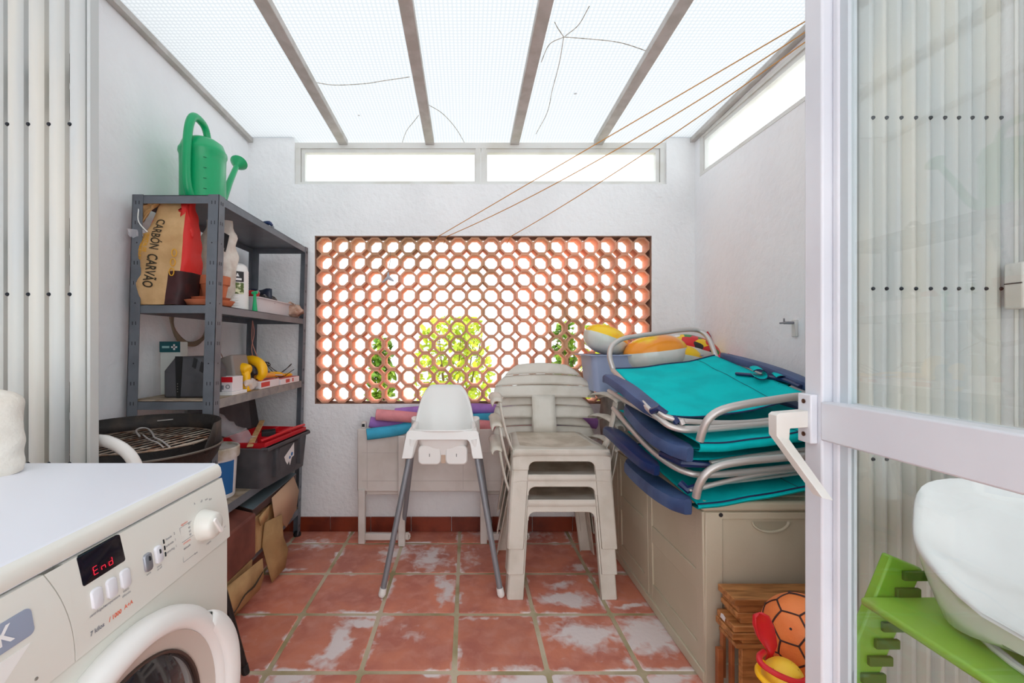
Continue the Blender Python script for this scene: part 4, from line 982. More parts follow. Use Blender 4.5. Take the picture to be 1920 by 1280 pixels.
mb = MB(); mb.lathe([(0, 0), (.048, 0), (.050, .02), (.045, .06), (.03, .085), (0, .09)], (-1.06, 2.16, m_bz), n=26, sx=.9); obj('charger_dock', mb, m_char, smooth=40, label='dark grey tool charger behind the yellow drill', cat='charger')
mb = MB()
for k in range(4):
    r_ = .05 + .006 * k; mb.tube([(-1.05 + r_ * math.cos(a), 2.17 + .04 * math.sin(a), m_bz + .108 + .010 * math.sin(a * 2 + k)) for a in [PI * 2 * j / 16 for j in range(16)]], .0022, n=6, closed=True)
mb.tube([(-1.0, 2.17, m_bz + .11), (-.97, 2.26, m_bz + .06), (-.95, 2.35, m_bz + .10), (-.98, 2.40, m_bz + .085), (-1.0, 2.33, m_bz + .05), (-1.02, 2.28, m_bz + .007)], .002, n=6, smooth=5); mb.tube([(-1.01, 2.2, m_bz + .1), (-.98, 2.28, m_bz + .035), (-.945, 2.38, m_bz + .07)], .002, n=6, smooth=5)
obj('coiled_cable', mb, m_black, label='thin black cable coiled on top of the tool charger', cat='cable')
m_wbox = M('white_tool_carton', (232, 226, 228), .5)
p0 = (-.972, 1.735)
t = thing('tool_carton', (-.985, 1.77, m_bz), 'small white and red carton at the near right edge of the third shelf', 'box')
mb = MB(); mb.box(-1.025, -.957, 1.775, 1.86, m_bz + .014, m_bz + .074); obj('carton', mb, m_wbox, t, bevel=.002)
mb = MB(); mb.box(-1.026, -.956, 1.7735, 1.775, m_bz + .052, m_bz + .074); obj('red_band', mb, m_red, t); mb = MB(); mb.box(-.997, -.957, 1.7738, 1.7748, m_bz + .058, m_bz + .068); obj('brand_strip', mb, m_white, t)
mb = MB(); mb.lathe([(.006, 0), (.009, 0), (.009, .001), (.006, .001)], (-.975, 1.7735, m_bz + .034), n=16, axis='Y'); mb.box(-1.0, -.992, 1.7735, 1.7745, m_bz + .022, m_bz + .040); obj('printing', mb, m_ink, t)
mb = MB(); mb.box(-1.035, -.950, 1.76, 1.88, m_bz, m_bz + .0135); obj('instruction_leaflets', mb, m_white, bevel=.001, label='white leaflets under the small red and white carton', cat='leaflet')
def lbox(name, y0_, y1_, x0_, x1_, h, lab, rz, cap):
    t = thing(name, ((x0_ + x1_) / 2, (y0_ + y1_) / 2, m_bz), lab, 'box')
    pv = ((x0_ + x1_) / 2, (y0_ + y1_) / 2, 0)
    obj('carton', MB().box(x0_, x1_, y0_, y1_, m_bz + .0004, m_bz + h, rz=rz, piv=pv), m_wbox, t, bevel=.002)
    for a, b_ in cap: obj('red_panel', MB().box(x1_ - .0005, x1_ + .0008, y0_ + (y1_ - y0_) * a, y0_ + (y1_ - y0_) * b_, m_bz + h * .25, m_bz + h * .85, rz=rz, piv=pv), m_red, t)
    obj('red_edge', MB().box(x0_ + .002, x1_ - .002, y0_ + .002, y1_ - .002, m_bz + h + .0002, m_bz + h + .0012, rz=rz, piv=pv), M('pink_red_print', (226, 120, 120), .5), t)
lbox('drill_bit_box', 2.0, 2.19, -1.0, -.945, .036, 'flat white and red box in the middle of the front edge of the third shelf', 0, [(0, .45)])
lbox('drill_bit_box', 2.20, 2.44, -1.0, -.940, .030, 'long flat pinkish white box at the far front edge of the third shelf', 0, [(.25, .45), (.6, .66)])
mb = MB(); mb.tube([(-.985, 2.03, m_bz + .054), (-.975, 2.09, m_bz + .057), (-.965, 2.17, m_bz + .055)], [.010, .014, .011], smooth=4); p = obj('screwdriver', mb, M('orange_grip', (236, 160, 60), .4), smooth=60, label='orange-handled screwdriver lying on the middle flat box', cat='screwdriver'); obj('shaft', MB().tube([(-.965, 2.17, m_bz + .055), (-.955, 2.25, m_bz + .048)], .004, n=8), m_alu, p)
mb = MB(); mb.tube([(-1.02, 2.08, m_bz + .060), (-1.0, 2.15, m_bz + .062), (-.99, 2.20, m_bz + .055)], [.014, .017, .012], smooth=4); obj('screwdriver', mb, m_dnavy, smooth=60, label='dark blue screwdriver grip behind the orange one', cat='screwdriver')
t = thing('pliers', (-.985, 2.28, m_bz + .03), 'yellow-handled pliers lying on the far flat box', 'pliers')
for k in (-1, 1): obj('grip', MB().tube([(-.99 + .006 * k, 2.17, m_bz + .055 + .008 * k), (-.982 + .012 * k, 2.25, m_bz + .050 + .006 * k), (-.975, 2.33, m_bz + .041)], [.008, .009, .006], smooth=4), m_yellow, t)
obj('jaws', MB().tube([(-.975, 2.33, m_bz + .042), (-.97, 2.37, m_bz + .042), (-.968, 2.40, m_bz + .040)], [.009, .011, .006], smooth=3), m_yellow, t)
mb = MB(); mb.ball((-.962, 1.93, m_bz + .028), .018, .05, .026, fn=lambda p: p + Vector((nz(p, 45), nz(p, 45, 2), nz(p, 45, 5))) * .012); obj('clear_packet', mb, film('clear_packet_film', (232, 228, 228), .6), smooth=60, label='crumpled clear packet between the yellow tool and the flat boxes', cat='packet')
# wicker ring and cords hanging on the wall behind the second shelf
mb = MB(); cc = Vector((-1.195, 2.0, 1.258))
rng = U(352, 590, 2.0)
for k in range(4): mb.tube([(XL + .030 + .003 * math.sin(5 * a + k), 1.98 + (.125 + .004 * k) * math.cos(a), 1.21 + (.105 + .004 * k) * math.sin(a)) for a in [2 * PI * j / 36 for j in range(36)]], .0055, n=6, closed=True)
obj('wicker_ring', mb, M('woven_willow', (140, 122, 104), .8), label='ring of woven willow hanging on the left wall under the second shelf', cat='wreath')
mb = MB(); mb.tube([(-1.215, 2.02, 1.12), (-1.212, 2.03, 1.03), (-1.19, 2.04, .99)], .0022, n=5, smooth=4); mb.tube([(-1.215, 2.02, 1.12), (-1.19, 2.10, 1.06), (-1.18, 2.12, .98)], .0022, n=5, smooth=4); obj('twine', mb, M('pinkish_twine', (158, 122, 108), .8), label='loose twine ends hanging below the willow ring', cat='twine')
mb = MB(); a = Vector((-1.02, 2.07, 1.212)); mb.tube([a, a + Vector((-.003, 0, -.09)), a + Vector((.01, 0, -.14)), a + Vector((.032, 0, -.19))], .002, n=5, smooth=4); mb.tube([a, a + Vector((.008, 0, -.06)), a + Vector((-.004, 0, -.13)), a + Vector((.006, 0, -.19))], .002, n=5, smooth=4)
t = thing('hanging_tag', a, 'red tag on a pinkish cord hanging from the second shelf above the drills', 'tag'); obj('cord', mb, M('pink_cord', (186, 130, 118), .7), t)
obj('tag', MB().obox(a + Vector((.018, -.002, -.20)), (.008, 0, -.002), (0, .0012, 0), (.014, 0, -.035)), M('faded_red_tag', (186, 96, 92), .6), t)

# ---- shelf 4 : paint bucket and tool trunk
c = Vector((-1.066, 1.83, B4)); t = thing('paint_bucket', c, 'white and blue paint bucket with dusty lid on the fourth shelf', 'bucket')
r_ = .092; obj('bucket', MB().lathe([(0, 0), (r_ * .86, 0), (r_ * .88, .006), (r_ * .97, .165), (r_ * .97, .175), (0, .175)], c, n=36), m_white, t, smooth=40)
bk = t.children[0]
cmb = lambda u, v, q: c + Vector(((r_ * (.88 + .09 * v / .165) + q + .0008) * math.sin(u / r_), -(r_ * (.88 + .09 * v / .165) + q + .0008) * math.cos(u / r_), v))
m_blue = M('blue_printing', (28, 104, 170), .5)
for (u0, u1) in ((-.09, .020), (.062, .14)):
    mb = MB(); mb.grid([[cmb(u0 + (u1 - u0) * i / 10, v, 0) for i in range(11)] for v in (.018, .155)]); obj('blue_panel', mb, m_blue, bk, smooth=40)
mb = MB(); mb.grid([[cmb(.02 + .042 * i / 6, v, 0) for i in range(7)] for v in (.018, .045)]); obj('blue_panel', mb, m_blue, bk, smooth=40)
obj('lid', MB().lathe([(r_ * .95, .165), (r_ * 1.06, .165), (r_ * 1.08, .172), (r_ * 1.08, .205), (r_ * 1.04, .209), (r_ * .98, .209), (r_ * .95, .200), (0, .199)], c, n=40), M('dusty_white_lid', (222, 220, 214), .6, c2=(178, 166, 142), sc=14), t, smooth=40)
RZ = -.10
tb = thing('toolbox', (-1.02, 2.13, B4), 'open charcoal plastic tool box with red tray overhanging the fourth shelf', 'tool box')
cB = Vector((-1.005, 2.125, B4)); R = Matrix.Rotation(RZ, 3, 'Z')
obj('tub', openbox(cB, .255, .395, .182, 1.09, .004, .03, .010, 5, rz=RZ), m_char, tb, smooth=30)
def tm(u, v, z): return cB + R @ Vector((u, v, z))
def tbx(mb, u0, u1, v0, v1, z0, z1): return mb.hexa([tm(u0, v0, z0), tm(u1, v0, z0), tm(u1, v1, z0), tm(u0, v1, z0)], [tm(u0, v0, z1), tm(u1, v0, z1), tm(u1, v1, z1), tm(u0, v1, z1)])
mb = MB()
for v in (-.115, .115): tbx(mb, .128, .150, v - .012, v + .012, .03, .178)
tbx(mb, .120, .156, -.20, .20, .166, .182); obj('side_ribs', mb, m_char, tb, bevel=.003, weld=False)
mb = MB(); mb.hexa([tm(.1305, -.085, .03), tm(.1325, -.085, .03), tm(.1325, .09, .03), tm(.1305, .09, .03)], [tm(.139, -.085, .155), tm(.141, -.085, .155), tm(.141, .09, .155), tm(.139, .09, .155)])
ins = obj('side_inset', mb, m_char, tb)
st = [(-.035, .10), (-.02, .075), (.0, .055), (.012, .07), (.025, .045), (.038, .08), (.06, .085), (.052, .15), (.02, .13)]
fs_ = lambda u, v, q: tm(.1315 + .0085 * (v - .03) / .125 + .0015 + q, u, v)
stk = obj('torn_sticker', MB().prism(st, .0008, fs_), m_white, ins, smooth=0)
for (u, v, s) in ((.018, .085, .008), (.036, .098, .010)): obj('blue_print', MB().prism([(u + s * math.cos(a), v + s * math.sin(a)) for a in [2 * PI * j / 7 for j in range(7)]], .0005, lambda a, b_, q: fs_(a, b_, q + .001)), m_blue, stk, smooth=0)
# red tray
mb = MB(); 
for (u0, u1, v0, v1) in ((-.125, .130, -.19, -.184), (-.125, .130, .196, .202), (-.130, -.124, -.19, .2), (.126, .132, -.19, .2), (-.02, -.016, -.19, .2), (-.016, .128, -.06, -.056), (-.016, .128, .06, .064), (.05, .054, .06, .2)): tbx(mb, u0, u1, v0, v1, .145, .200)
tbx(mb, -.125, .130, -.19, .2, .143, .147); tr = obj('red_tray', mb, m_red, tb, smooth=0, weld=False, bevel=.002)
obj('tray_handle', MB().tube([tm(.10, -.17, .205), tm(.125, -.1, .214), tm(.13, .06, .218), tm(.125, .19, .212)], .007, n=8, smooth=4), m_red, tr)
mb = MB(); a = lambda u, v, z: tm(u, v, z)
mb.hexa([a(-.140, -.20, .18), a(-.130, -.20, .18), a(-.130, .21, .18), a(-.140, .21, .18)], [a(-.150, -.20, .385), a(-.140, -.20, .385), a(-.140, .17, .385), a(-.150, .17, .385)])
ld = obj('lid', mb, m_black, tb, bevel=.006)
mb = MB(); mb.hexa([a(-.130, -.14, .205), a(-.124, -.14, .205), a(-.124, .12, .205), a(-.130, .12, .205)], [a(-.139, -.14, .355), a(-.133, -.14, .355), a(-.133, .11, .355), a(-.139, .11, .355)]); obj('lid_recess', mb, m_char, ld, bevel=.004)
mb = MB(); mb.obox(tm(.022, -.075, .222), R @ Vector((-.052, .135, .032)), R @ Vector((.011, .005, 0)), (0, 0, .003)); obj('wooden_ruler', mb, m_wood2, bevel=.001, label='flat wooden slat lying diagonally across the open tool box', cat='slat')
mb = MB(); mb.obox(tm(.045, -.01, .203), R @ Vector((.024, .02, 0)), R @ Vector((-.008, .012, .004)), (0, 0, .018)); k = obj('cassette', mb, m_black, bevel=.002, label='small black plastic case standing in the red tray', cat='case'); 
mb = MB(); mb.tube([tm(.03, .09, .158), tm(.08, .11, .165), tm(.10, .15, .160)], [.010, .014, .010], smooth=4); obj('cable_coil', mb, M('brown_rubber', (92, 70, 54), .5), smooth=60, label='brown rubber grip lying in the far part of the red tray', cat='grip')
mb = MB(); mb.ball(tm(.075, -.135, .160), .030, .036, .020, fn=lambda p: p + Vector((nz(p, 45), nz(p, 45, 2), nz(p, 45, 5))) * .012); obj('tape_roll', mb, M('pink_white_tape', (232, 190, 190), .4), smooth=60, label='pinkish white wad in the near corner of the red tray', cat='wad')
mb = MB(); mb.tube([tm(.10, -.05, .157), tm(.085, -.02, .162), tm(.06, .03, .160)], [.006, .010, .006], smooth=4); obj('screwdriver', mb, M('amber_handle', (222, 160, 70), .4), smooth=60, label='amber tool handle lying in the middle of the red tray', cat='screwdriver')
cP = tm(-.06, -.15, .25)
mb = MB(); rows = []
for i in range(15):
    u = i / 14; row = []
    for j in range(18):
        q = 2 * PI * j / 18; p = Vector((-1.125 + .145 * u, 1.87 + .12 * u, B4 + .335 - .155 * u)) + Vector((.012 * math.cos(q), .03 * math.sin(q), .036 * math.cos(q) * (1 - .4 * u) + .03 * math.sin(q) * .3))
        row.append(p + Vector((nz(p, 30), nz(p, 30, 3), nz(p, 30, 6))) * .022)
    rows.append(row)
mb.grid(rows, closed=True); obj('clear_plastic_bag', mb, film('clear_bag_film', (232, 232, 238), .26, .10), smooth=60, label='clear plastic bag draped over the near corner of the tool box', cat='bag')

# ---- bottom shelf and floor : boxes
t = thing('folding_table_case', (-1.0, 2.22, B5), 'flat case with grey-teal lid on top of the cardboard on the bottom shelf', 'case')
def U4(z, *pts): return [G(px, py, z) for px, py in pts]
a = Vector((-1.16, 1.93, .352)); 
mb = MB(); top = [Vector(q) for q in ((-1.16, 1.95, .418), (-.925, 1.88, .382), (-.925, 2.36, .395), (-1.16, 2.40, .425))]
mb.hexa([q - Vector((0, 0, .035)) for q in top], top); obj('case', mb, M('dark_brown_case', (74, 50, 44), .5), t, bevel=.003)
mb = MB(); mb.hexa([q + Vector((0, 0, .0002)) for q in top], [q + Vector((0, 0, .003)) for q in top]); obj('lid', mb, M('grey_teal_lid', (104, 120, 126), .3), t, bevel=.002)
t = thing('wooden_crate', (-1.04, 2.14, B5), 'pale wooden crate wrapped in torn cardboard on the bottom shelf', 'crate')
mb = MB(); mb.box(-1.16, -.94, 1.90, 2.35, B5 + .001, B5 + .165); obj('crate', mb, m_wood2, t, bevel=.003)
mb = MB(); mb.add([(-.918, 2.05, .375), (-.915, 2.30, .40), (-.918, 2.38, .30), (-.932, 2.38, .20), (-.920, 2.22, .165), (-.915, 2.13, .24), (-.913, 2.07, .27)], [(0, 1, 2, 3, 4, 5, 6)]); obj('card_flap', mb, M('pinkish_cardboard', (206, 170, 140), .8), t, solid=.003)
mb = MB(); q = [(-.928, 2.00, .28), (-.900, 2.12, .27), (-.885, 2.10, .17), (-.870, 2.12, .10), (-.868, 2.08, .03), (-.895, 2.00, .004), (-.915, 1.99, .10), (-.93, 1.98, .18)]; mb.add([q[0], q[1], q[2], q[7], q[6], q[3], q[4], q[5]], [(0, 1, 2, 3), (3, 2, 5, 4), (4, 5, 6, 7)]); obj('card_flap', mb, m_card, t, solid=.004)
mb = MB(); mb.add([(-.925, 1.93, .33), (-.915, 2.01, .355), (-.918, 2.00, .30), (-.922, 1.94, .29)], [(0, 1, 2, 3)]); obj('card_flap', mb, m_card, t, solid=.004)
mb = MB(); mb.hexa([(-1.13, 1.47, .285), (-.935, 1.50, .17), (-.905, 1.87, .19), (-1.11, 1.87, .30)], [(-1.13, 1.47, .415), (-.955, 1.50, .335), (-.905, 1.87, .375), (-1.11, 1.87, .42)])
obj('brown_suitcase', mb, M('reddish_brown_vinyl', (128, 74, 62), .5, c2=(106, 58, 50), sc=8), bevel=.008, label='reddish brown case tilted on top of the torn carton beside the washer', cat='case')
t = thing('torn_carton', (-1.0, 1.68, 0), 'torn kraft carton on the floor under the reddish brown case', 'carton')
mb = MB(); rows = [[Vector(q) for q in r_] for r_ in (((-.945, 1.50, .17), (-.900, 1.87, .165)), ((-.925, 1.50, .16), (-.878, 1.87, .18)), ((-.908, 1.52, .10), (-.872, 1.87, .10)), ((-.925, 1.53, .04), (-.885, 1.86, .05)), ((-.94, 1.58, .004), (-.93, 1.85, .01)))]
obj('crumpled_side', mb.grid(rows), m_card, t, solid=.004, smooth=50)
obj('carton', MB().hexa([(-1.14, 1.48, .002), (-.945, 1.52, .002), (-.93, 1.86, .002), (-1.13, 1.86, .002)], [(-1.13, 1.48, .275), (-.945, 1.50, .165), (-.915, 1.86, .18), (-1.12, 1.86, .285)]), m_card, t, bevel=.003)
mb = MB(); P = [G(435, 1125, .03), U(447, 1108, 1.62), U(462, 1085, 1.68), U(466, 1068, 1.70), U(476, 1060, 1.76), U(483, 1045, 1.82)]
P = [Vector((-.905 + .028 * k / 5 - (.012 if k < 2 else 0), 1.54 + .065 * k, (.045, .055, .072, .10, .10, .125)[k])) for k in range(6)]
mb.tube([p + Vector((.004, -.002, 0)) for p in P], [.002, .003, .002, .003, .0045, .002], n=5, smooth=3); obj('tear', mb, m_dark, t)
# ================================================================ FOLDED WALL TABLE + NOODLES
m_tbl = M('greyish_white_table_resin', (222, 216, 210), .5, c2=(208, 200, 192), sc=5)
tt = thing('folding_table', (-.19, 2.44, 0), 'off-white plastic folding table standing folded against the back wall below the clay screen', 'table')
mb = MB(); mb.box(-.605, .235, 2.402, 2.424, .285, .632); pn = obj('tabletop', mb, m_tbl, tt, bevel=.006)
mb = MB()
for x in (-.55, -.33, -.02, .19):
    mb.box(x - .0012, x + .0012, 2.4005, 2.402, .30, .61)
for z in (.345, .50): mb.box(-.58, .21, 2.4005, 2.402, z - .001, z + .001)
obj('moulded_grooves', mb, M('greyish_groove', (196, 188, 182), .6), pn, smooth=0)
mb = MB(); mb.box(-.605, .235, 2.428, 2.450, .30, .625); obj('tabletop', mb, m_tbl, tt, bevel=.006)
for x0, x1 in ((-.598, -.335), (.075, .315)):
    mb = MB(); w_ = .038
    mb.box(x0, x0 + w_, 2.39, 2.42, .0, .30); mb.box(x1 - w_, x1, 2.36, 2.388, .0, .60); mb.box(x0 + w_, x1 - w_, 2.392, 2.418, .02, .055); mb.box(x0 + w_, x1 - w_, 2.425, 2.45, .26, .30)
    l = obj('leg', mb, m_tbl, tt, bevel=.004, weld=False)
    kx = x1 + .012; mb = MB()
    for k in range(9): a = 2 * PI * k / 9; mb.ball((kx + .012 * math.cos(a), 2.375, .052 + .016 * math.sin(a)), .0065, n=8, m=6)
    mb.box(x1 - .002, kx + .004, 2.368, 2.382, .040, .064); obj('knob', mb, m_tbl, l)
mb = MB(); mb.box(-.585, -.56, 2.41, 2.44, .632, .668); obj('hinge_block', mb, m_tbl, tt, bevel=.004); mb = MB(); mb.box(-.58, -.565, 2.408, 2.412, .642, .658); obj('socket', mb, m_rackd, tt)
foams = [('blue', (58, 168, 204), [(688, 814, 2.36), (745, 806, 2.40), (800, 792, 2.44), (880, 786, 2.46), (960, 783, 2.47), (1040, 784, 2.47)], 'blue foam pool noodle, lowest end at the left of the pile on the folded table'),
         ('pink', (226, 146, 152), [(706, 777, 2.40), (760, 781, 2.41), (830, 789, 2.42), (900, 797, 2.43), (980, 801, 2.45), (1035, 803, 2.46)], 'pink foam pool noodle with its end above the purple one, crossing behind the high chair'),
         ('purple', (164, 118, 196), [(694, 791, 2.44), (730, 797, 2.455), (790, 802, 2.49), (880, 800, 2.505), (1000, 800, 2.51), (1100, 800, 2.51)], 'purple foam pool noodle between the pink and blue ends on the left'),
         ('lilac', (170, 124, 204), [(742, 775, 2.50), (800, 770, 2.505), (870, 766, 2.505), (930, 768, 2.505), (1030, 778, 2.50), (1118, 794, 2.49)], 'lilac foam pool noodle lying topmost, right end showing through the armchairs')]
for nm, colr, pts, lab in foams:
    P = [U(*q) for q in pts]; mb = MB(); mb.tube(P, .031, n=20, smooth=6, cap=False)
    o = obj('pool_noodle', mb, M(nm + '_foam', colr, .8, c2=tuple(int(v * .93) for v in colr), sc=14, bump=.12, bsc=180), smooth=60, label=lab, cat='pool noodle', group='pool noodles on the folded table')
    mb = MB()
    for e, f_ in ((P[0], P[1]), (P[-1], P[-2])):
        d = (e - f_).normalized(); R = d.to_track_quat('Z', 'Y').to_matrix(); mb.lathe([(.031, 0), (.029, .002), (.011, .002), (.010, -.01), (0, -.01)], e, n=20, R=R)
    obj('cut_end', mb, M(nm + '_foam_end', tuple(int(v * .85) for v in colr), .9), o)

# ================================================================ HIGH CHAIR
cx = -.108
hc = thing('high_chair', (cx, 2.12, 0), 'white plastic baby high chair on four silver tube legs in front of the folded table', 'high chair')
def se(a, hx, hy, e=.55):
    c_, s_ = math.cos(a), math.sin(a); return math.copysign(abs(c_) ** e, c_) * hx, math.copysign(abs(s_) ** e, s_) * hy
rows = []; N_ = 64
for i in range(13):
    v = i / 12; row = []
    for j in range(N_):
        a = 2 * PI * j / N_; s_ = math.sin(a); rise = max(0, min(1, (s_ - .42) / .52)); rise = rise ** .62
        zt = .712 + .176 * rise; zb = .60
        x, y = se(a, .100 + .045 * v, .095 + .025 * v)
        if s_ > .42: x *= 1 - .10 * rise * v; y += .05 * rise * v
        row.append(Vector((cx + x, 2.065 + y, zb + (zt - zb) * v)))
    rows.append(row)
mb = MB().grid(rows, closed=True); mb.f.append(list(range(N_))); mb.mi.append(0)
sh = obj('seat_shell', mb, m_pvc, hc, solid=.004, smooth=50, soff=0)
mb = MB(); rim = [p + (p - Vector((cx, 2.07, p.z))).normalized() * .003 for p in rows[-1]]; mb.tube(rim, .0045, n=6, closed=True); obj('rim', mb, m_pvc, sh, smooth=60)
def archp(x0, x1, y, z_hi, z_lo, t_, iw, arch):
    mb = MB(); xc = (x0 + x1) / 2
    po = [(x0, z_lo), (x0 + iw * .9, z_lo)] + [(x0 + iw + .022 * (1 - math.cos(q)) + .0, z_lo + (arch - z_lo) * math.sin(q)) for q in [PI / 2 * k / 6 for k in range(1, 7)]]
    po += [(2 * xc - a, b_) for a, b_ in po[::-1]]
    sl = .020; po += [(x1 - sl, z_hi - .008), (x1 - sl - .008, z_hi), (x0 + sl + .008, z_hi), (x0 + sl, z_hi - .008)]
    mb.prism(po, t_, lambda u, v, q: Vector((u, y + q + (z_hi - v) * -.16, v))); return mb
obj('front_apron', archp(cx - .181, cx + .181, 1.945, .712, .592, .020, .050, .672), m_pvc, sh, bevel=.003, smooth=40)
mb = MB()
for s_ in (-1, 1):
    mb.hexa([(cx + s_ * .128, 1.95, .66), (cx + s_ * .155, 1.95, .66), (cx + s_ * .150, 2.19, .66), (cx + s_ * .125, 2.19, .66)], [(cx + s_ * .130, 1.95, .711), (cx + s_ * .157, 1.95, .711), (cx + s_ * .150, 2.19, .722), (cx + s_ * .128, 2.19, .722)])
obj('side_rail', mb, m_pvc, sh, bevel=.006, weld=False)
for (a, b_) in ((-.112, -.008), (.012, .112)):
    mb = MB(); mb.prism(rr(cx + a, cx + b_, .555, .642, .022, 5), .030, lambda u, v, q: Vector((u, 1.962 + q, v))); g_ = obj('leg_opening_guard', mb, m_pvc, sh, bevel=.006)
    mb = MB(); q = cx + (a + b_) / 2; mb.box(q - .0012, q + .0012, 1.9605, 1.9615, .592, .606); obj('slot', mb, m_rackd, g_)
mb = MB(); mb.box(cx - .008, cx + .012, 1.972, 1.978, .560, .664); obj('strap', mb, M('beige_strap', (196, 172, 152), .8), sh)
FT = {'fl': ((-.255, 1.95, .600), (-.368, 1.887)), 'fr': ((.045, 1.95, .600), (.149, 1.887)), 'bl': ((-.262, 2.19, .66), (-.362, 2.42)), 'br': ((.050, 2.19, .66), (.140, 2.42))}
for k, (a, b_) in FT.items():
    a = Vector(a); b_ = Vector((b_[0], b_[1], .012)); d = (b_ - a).normalized()
    l = obj('leg', MB().tube([a - d * .03, b_], .0125, n=16), m_steel, hc)
    obj('leg_socket', MB().tube([a - d * .075, a + d * .006], [.024, .0165], n=18), m_pvc, l)
    obj('rubber_foot', MB().tube([b_ - d * .03, b_ - d * .004, b_], [.0150, .0165, .013], n=16), m_pvc, l); mb = MB(); mb.ball(b_ + Vector((0, 0, .003)), .0155, rz=.0145); obj('rubber_foot', mb, m_pvc, l)
    mb = MB(); mb.lathe([(0, -.0), (.003, 0), (.003, .002)], a + Vector((0, -.0205, .012)), n=8, axis='Y'); obj('screw', mb, m_rivet, l)

# ================================================================ STACKED ARMCHAIRS
def armchair(lab, O):
    t = thing('plastic_armchair', O, lab, 'chair', 'stacked resin armchairs')
    def L_(x, y, z): return Vector(O) + Vector((x, y, z))
    # seat
    rows = []
    for i in range(15):
        v = i / 14; y = -.222 + .415 * v; hw = .212 - .030 * v; row = []
        for j in range(13):
            u = j / 12 * 2 - 1; z = .428 - .020 * (1 - u * u) * math.sin(PI * min(1, v * 1.1)) - .010 * v
            if i == 0: z -= .030; y_ = y - .006
            elif i == 1: z -= .006; y_ = y - .004 - .028 + .008
            else: y_ = y
            if abs(u) > .99: z -= .006
            row.append(L_(u * hw, y_ if i != 1 else -.222, z))
        rows.append(row)
    obj('seat', MB().grid(rows, mif=lambda i, j: 1 if (2 < i < 14 and 0 < j < 11) else 0), [m_chair, m_seat], t, solid=.006, smooth=55)
    def leg(s, front):
        mb = MB()
        if front:
            oy0, oy1, ox0, ox1, ix0, ix1, zt = -.240, -.222, .238, .212, .168, .143, .405
        else:
            oy0, oy1, ox0, ox1, ix0, ix1, zt = .215, .175, .252, .190, .190, .135, .41
        dy = .06 if front else -.055; th = .006 if front else -.006
        A = lambda x, y, z: L_(s * x, y, z)
        # face plate then the side return
        mb.hexa([A(ix0, oy0, 0), A(ox0 - .004, oy0, 0), A(ox0 - .004, oy0 + th, 0), A(ix0, oy0 + th, 0)], [A(ix1, oy1, zt - .045), A(ox1 - .004, oy1, zt - .045), A(ox1 - .004, oy1 + th, zt - .045), A(ix1, oy1 + th, zt - .045)])
        mb.hexa([A(ox0 - .006, oy0 + th * .2, 0), A(ox0, oy0 + th * 1.2, 0), A(ox0 + .004, oy0 + dy, 0), A(ox0 - .002, oy0 + dy, 0)], [A(ox1 - .006, oy1 + th * .2, zt), A(ox1, oy1 + th * 1.2, zt), A(ox1 + .0, oy1 + dy * 1.5, zt), A(ox1 - .006, oy1 + dy * 1.5, zt)])
        mb.hexa([A(ix0, oy0 + .0, 0), A(ix0 + .005, oy0, 0), A(ix0 + .005, oy0 + dy * .35, 0), A(ix0, oy0 + dy * .35, 0)], [A(ix1, oy1, zt - .045), A(ix1 + .005, oy1, zt - .045), A(ix1 + .005, oy1 + dy * .35, zt - .045), A(ix1, oy1 + dy * .35, zt - .045)])
        obj('leg', mb, m_chair, t, bevel=.003, weld=False)
    for s in (-1, 1): leg(s, True); leg(s, False)
    # front apron with an arched lower edge
    po = []
    for k in range(7):
        q = PI / 2 * k / 6; po.append((-.143 + .030 * (1 - math.cos(q)) - .0, .345 + .027 * math.sin(q)))
    po = [(-.2135, .335), (-.143, .335)] + po; po += [(-a, b_) for a, b_ in po[::-1]]
    po += [(.2125, .405), (.204, .425), (-.204, .425), (-.2125, .405)]
    obj('apron', MB().prism(po, .006, lambda u, v, q: L_(u, -.2235 - (.405 - v) * .044 + q, v)), m_chair, t, bevel=.003, smooth=40)
    mb = MB()
    for s in (-1, 1): mb.hexa([L_(s * .206, -.21, .36), L_(s * .212, -.21, .36), L_(s * .190, .18, .37), L_(s * .184, .18, .37)], [L_(s * .206, -.21, .42), L_(s * .212, -.21, .42), L_(s * .188, .18, .415), L_(s * .182, .18, .415)])
    obj('side_skirt', mb, m_chair, t, weld=False)
    def bp(x, s, d=0): return L_(x, .185 + .30 * s - .55 * x * x * (.6 + s) + d, .415 + s)
    prof = [(.180, .272), (.195, .272), (.225, .262), (.255, .240), (.28, .215), (.305, .192), (.33, .172), (.345, .155), (.353, .13), (.356, .10)]
    rows = []
    for i, (s, hw) in enumerate(prof):
        rows.append([bp(hw * (j / 16 * 2 - 1), s + (.012 * (1 - (j / 8 - 1) ** 2) if i > 1 else 0), (.0045 if i % 3 == 2 else 0)) for j in range(17)])
    # banded top rail: three overlapping slats
    bk = MB(); bands = [(.180, .235, .274, .258), (.238, .292, .256, .205), (.295, .352, .203, .135)]
    for bi, (s0, s1, h0, h1) in enumerate(bands):
        rs = []
        for k in range(5):
            u = k / 4; s = s0 + (s1 - s0) * u; hw = h0 + (h1 - h0) * (u ** 1.4)
            rs.append([bp(hw * (j / 16 * 2 - 1), s + (.010 * (1 - (j / 8 - 1) ** 2) if bi else .006 * (1 - (j / 8 - 1) ** 2) * u), .007 * u - .005 * bi + (.003 if k == 0 else 0)) for j in range(17)])
        bk.grid(rs)
    rs = [[bp(.062 * (j / 4 * 2 - 1), s, .002 if j == 2 else 0) for j in range(5)] for s in (0, .05, .1, .15, .19)]; bk.grid(rs)
    obj('backrest', bk, m_chair, t, solid=.007, smooth=40, weld=False)
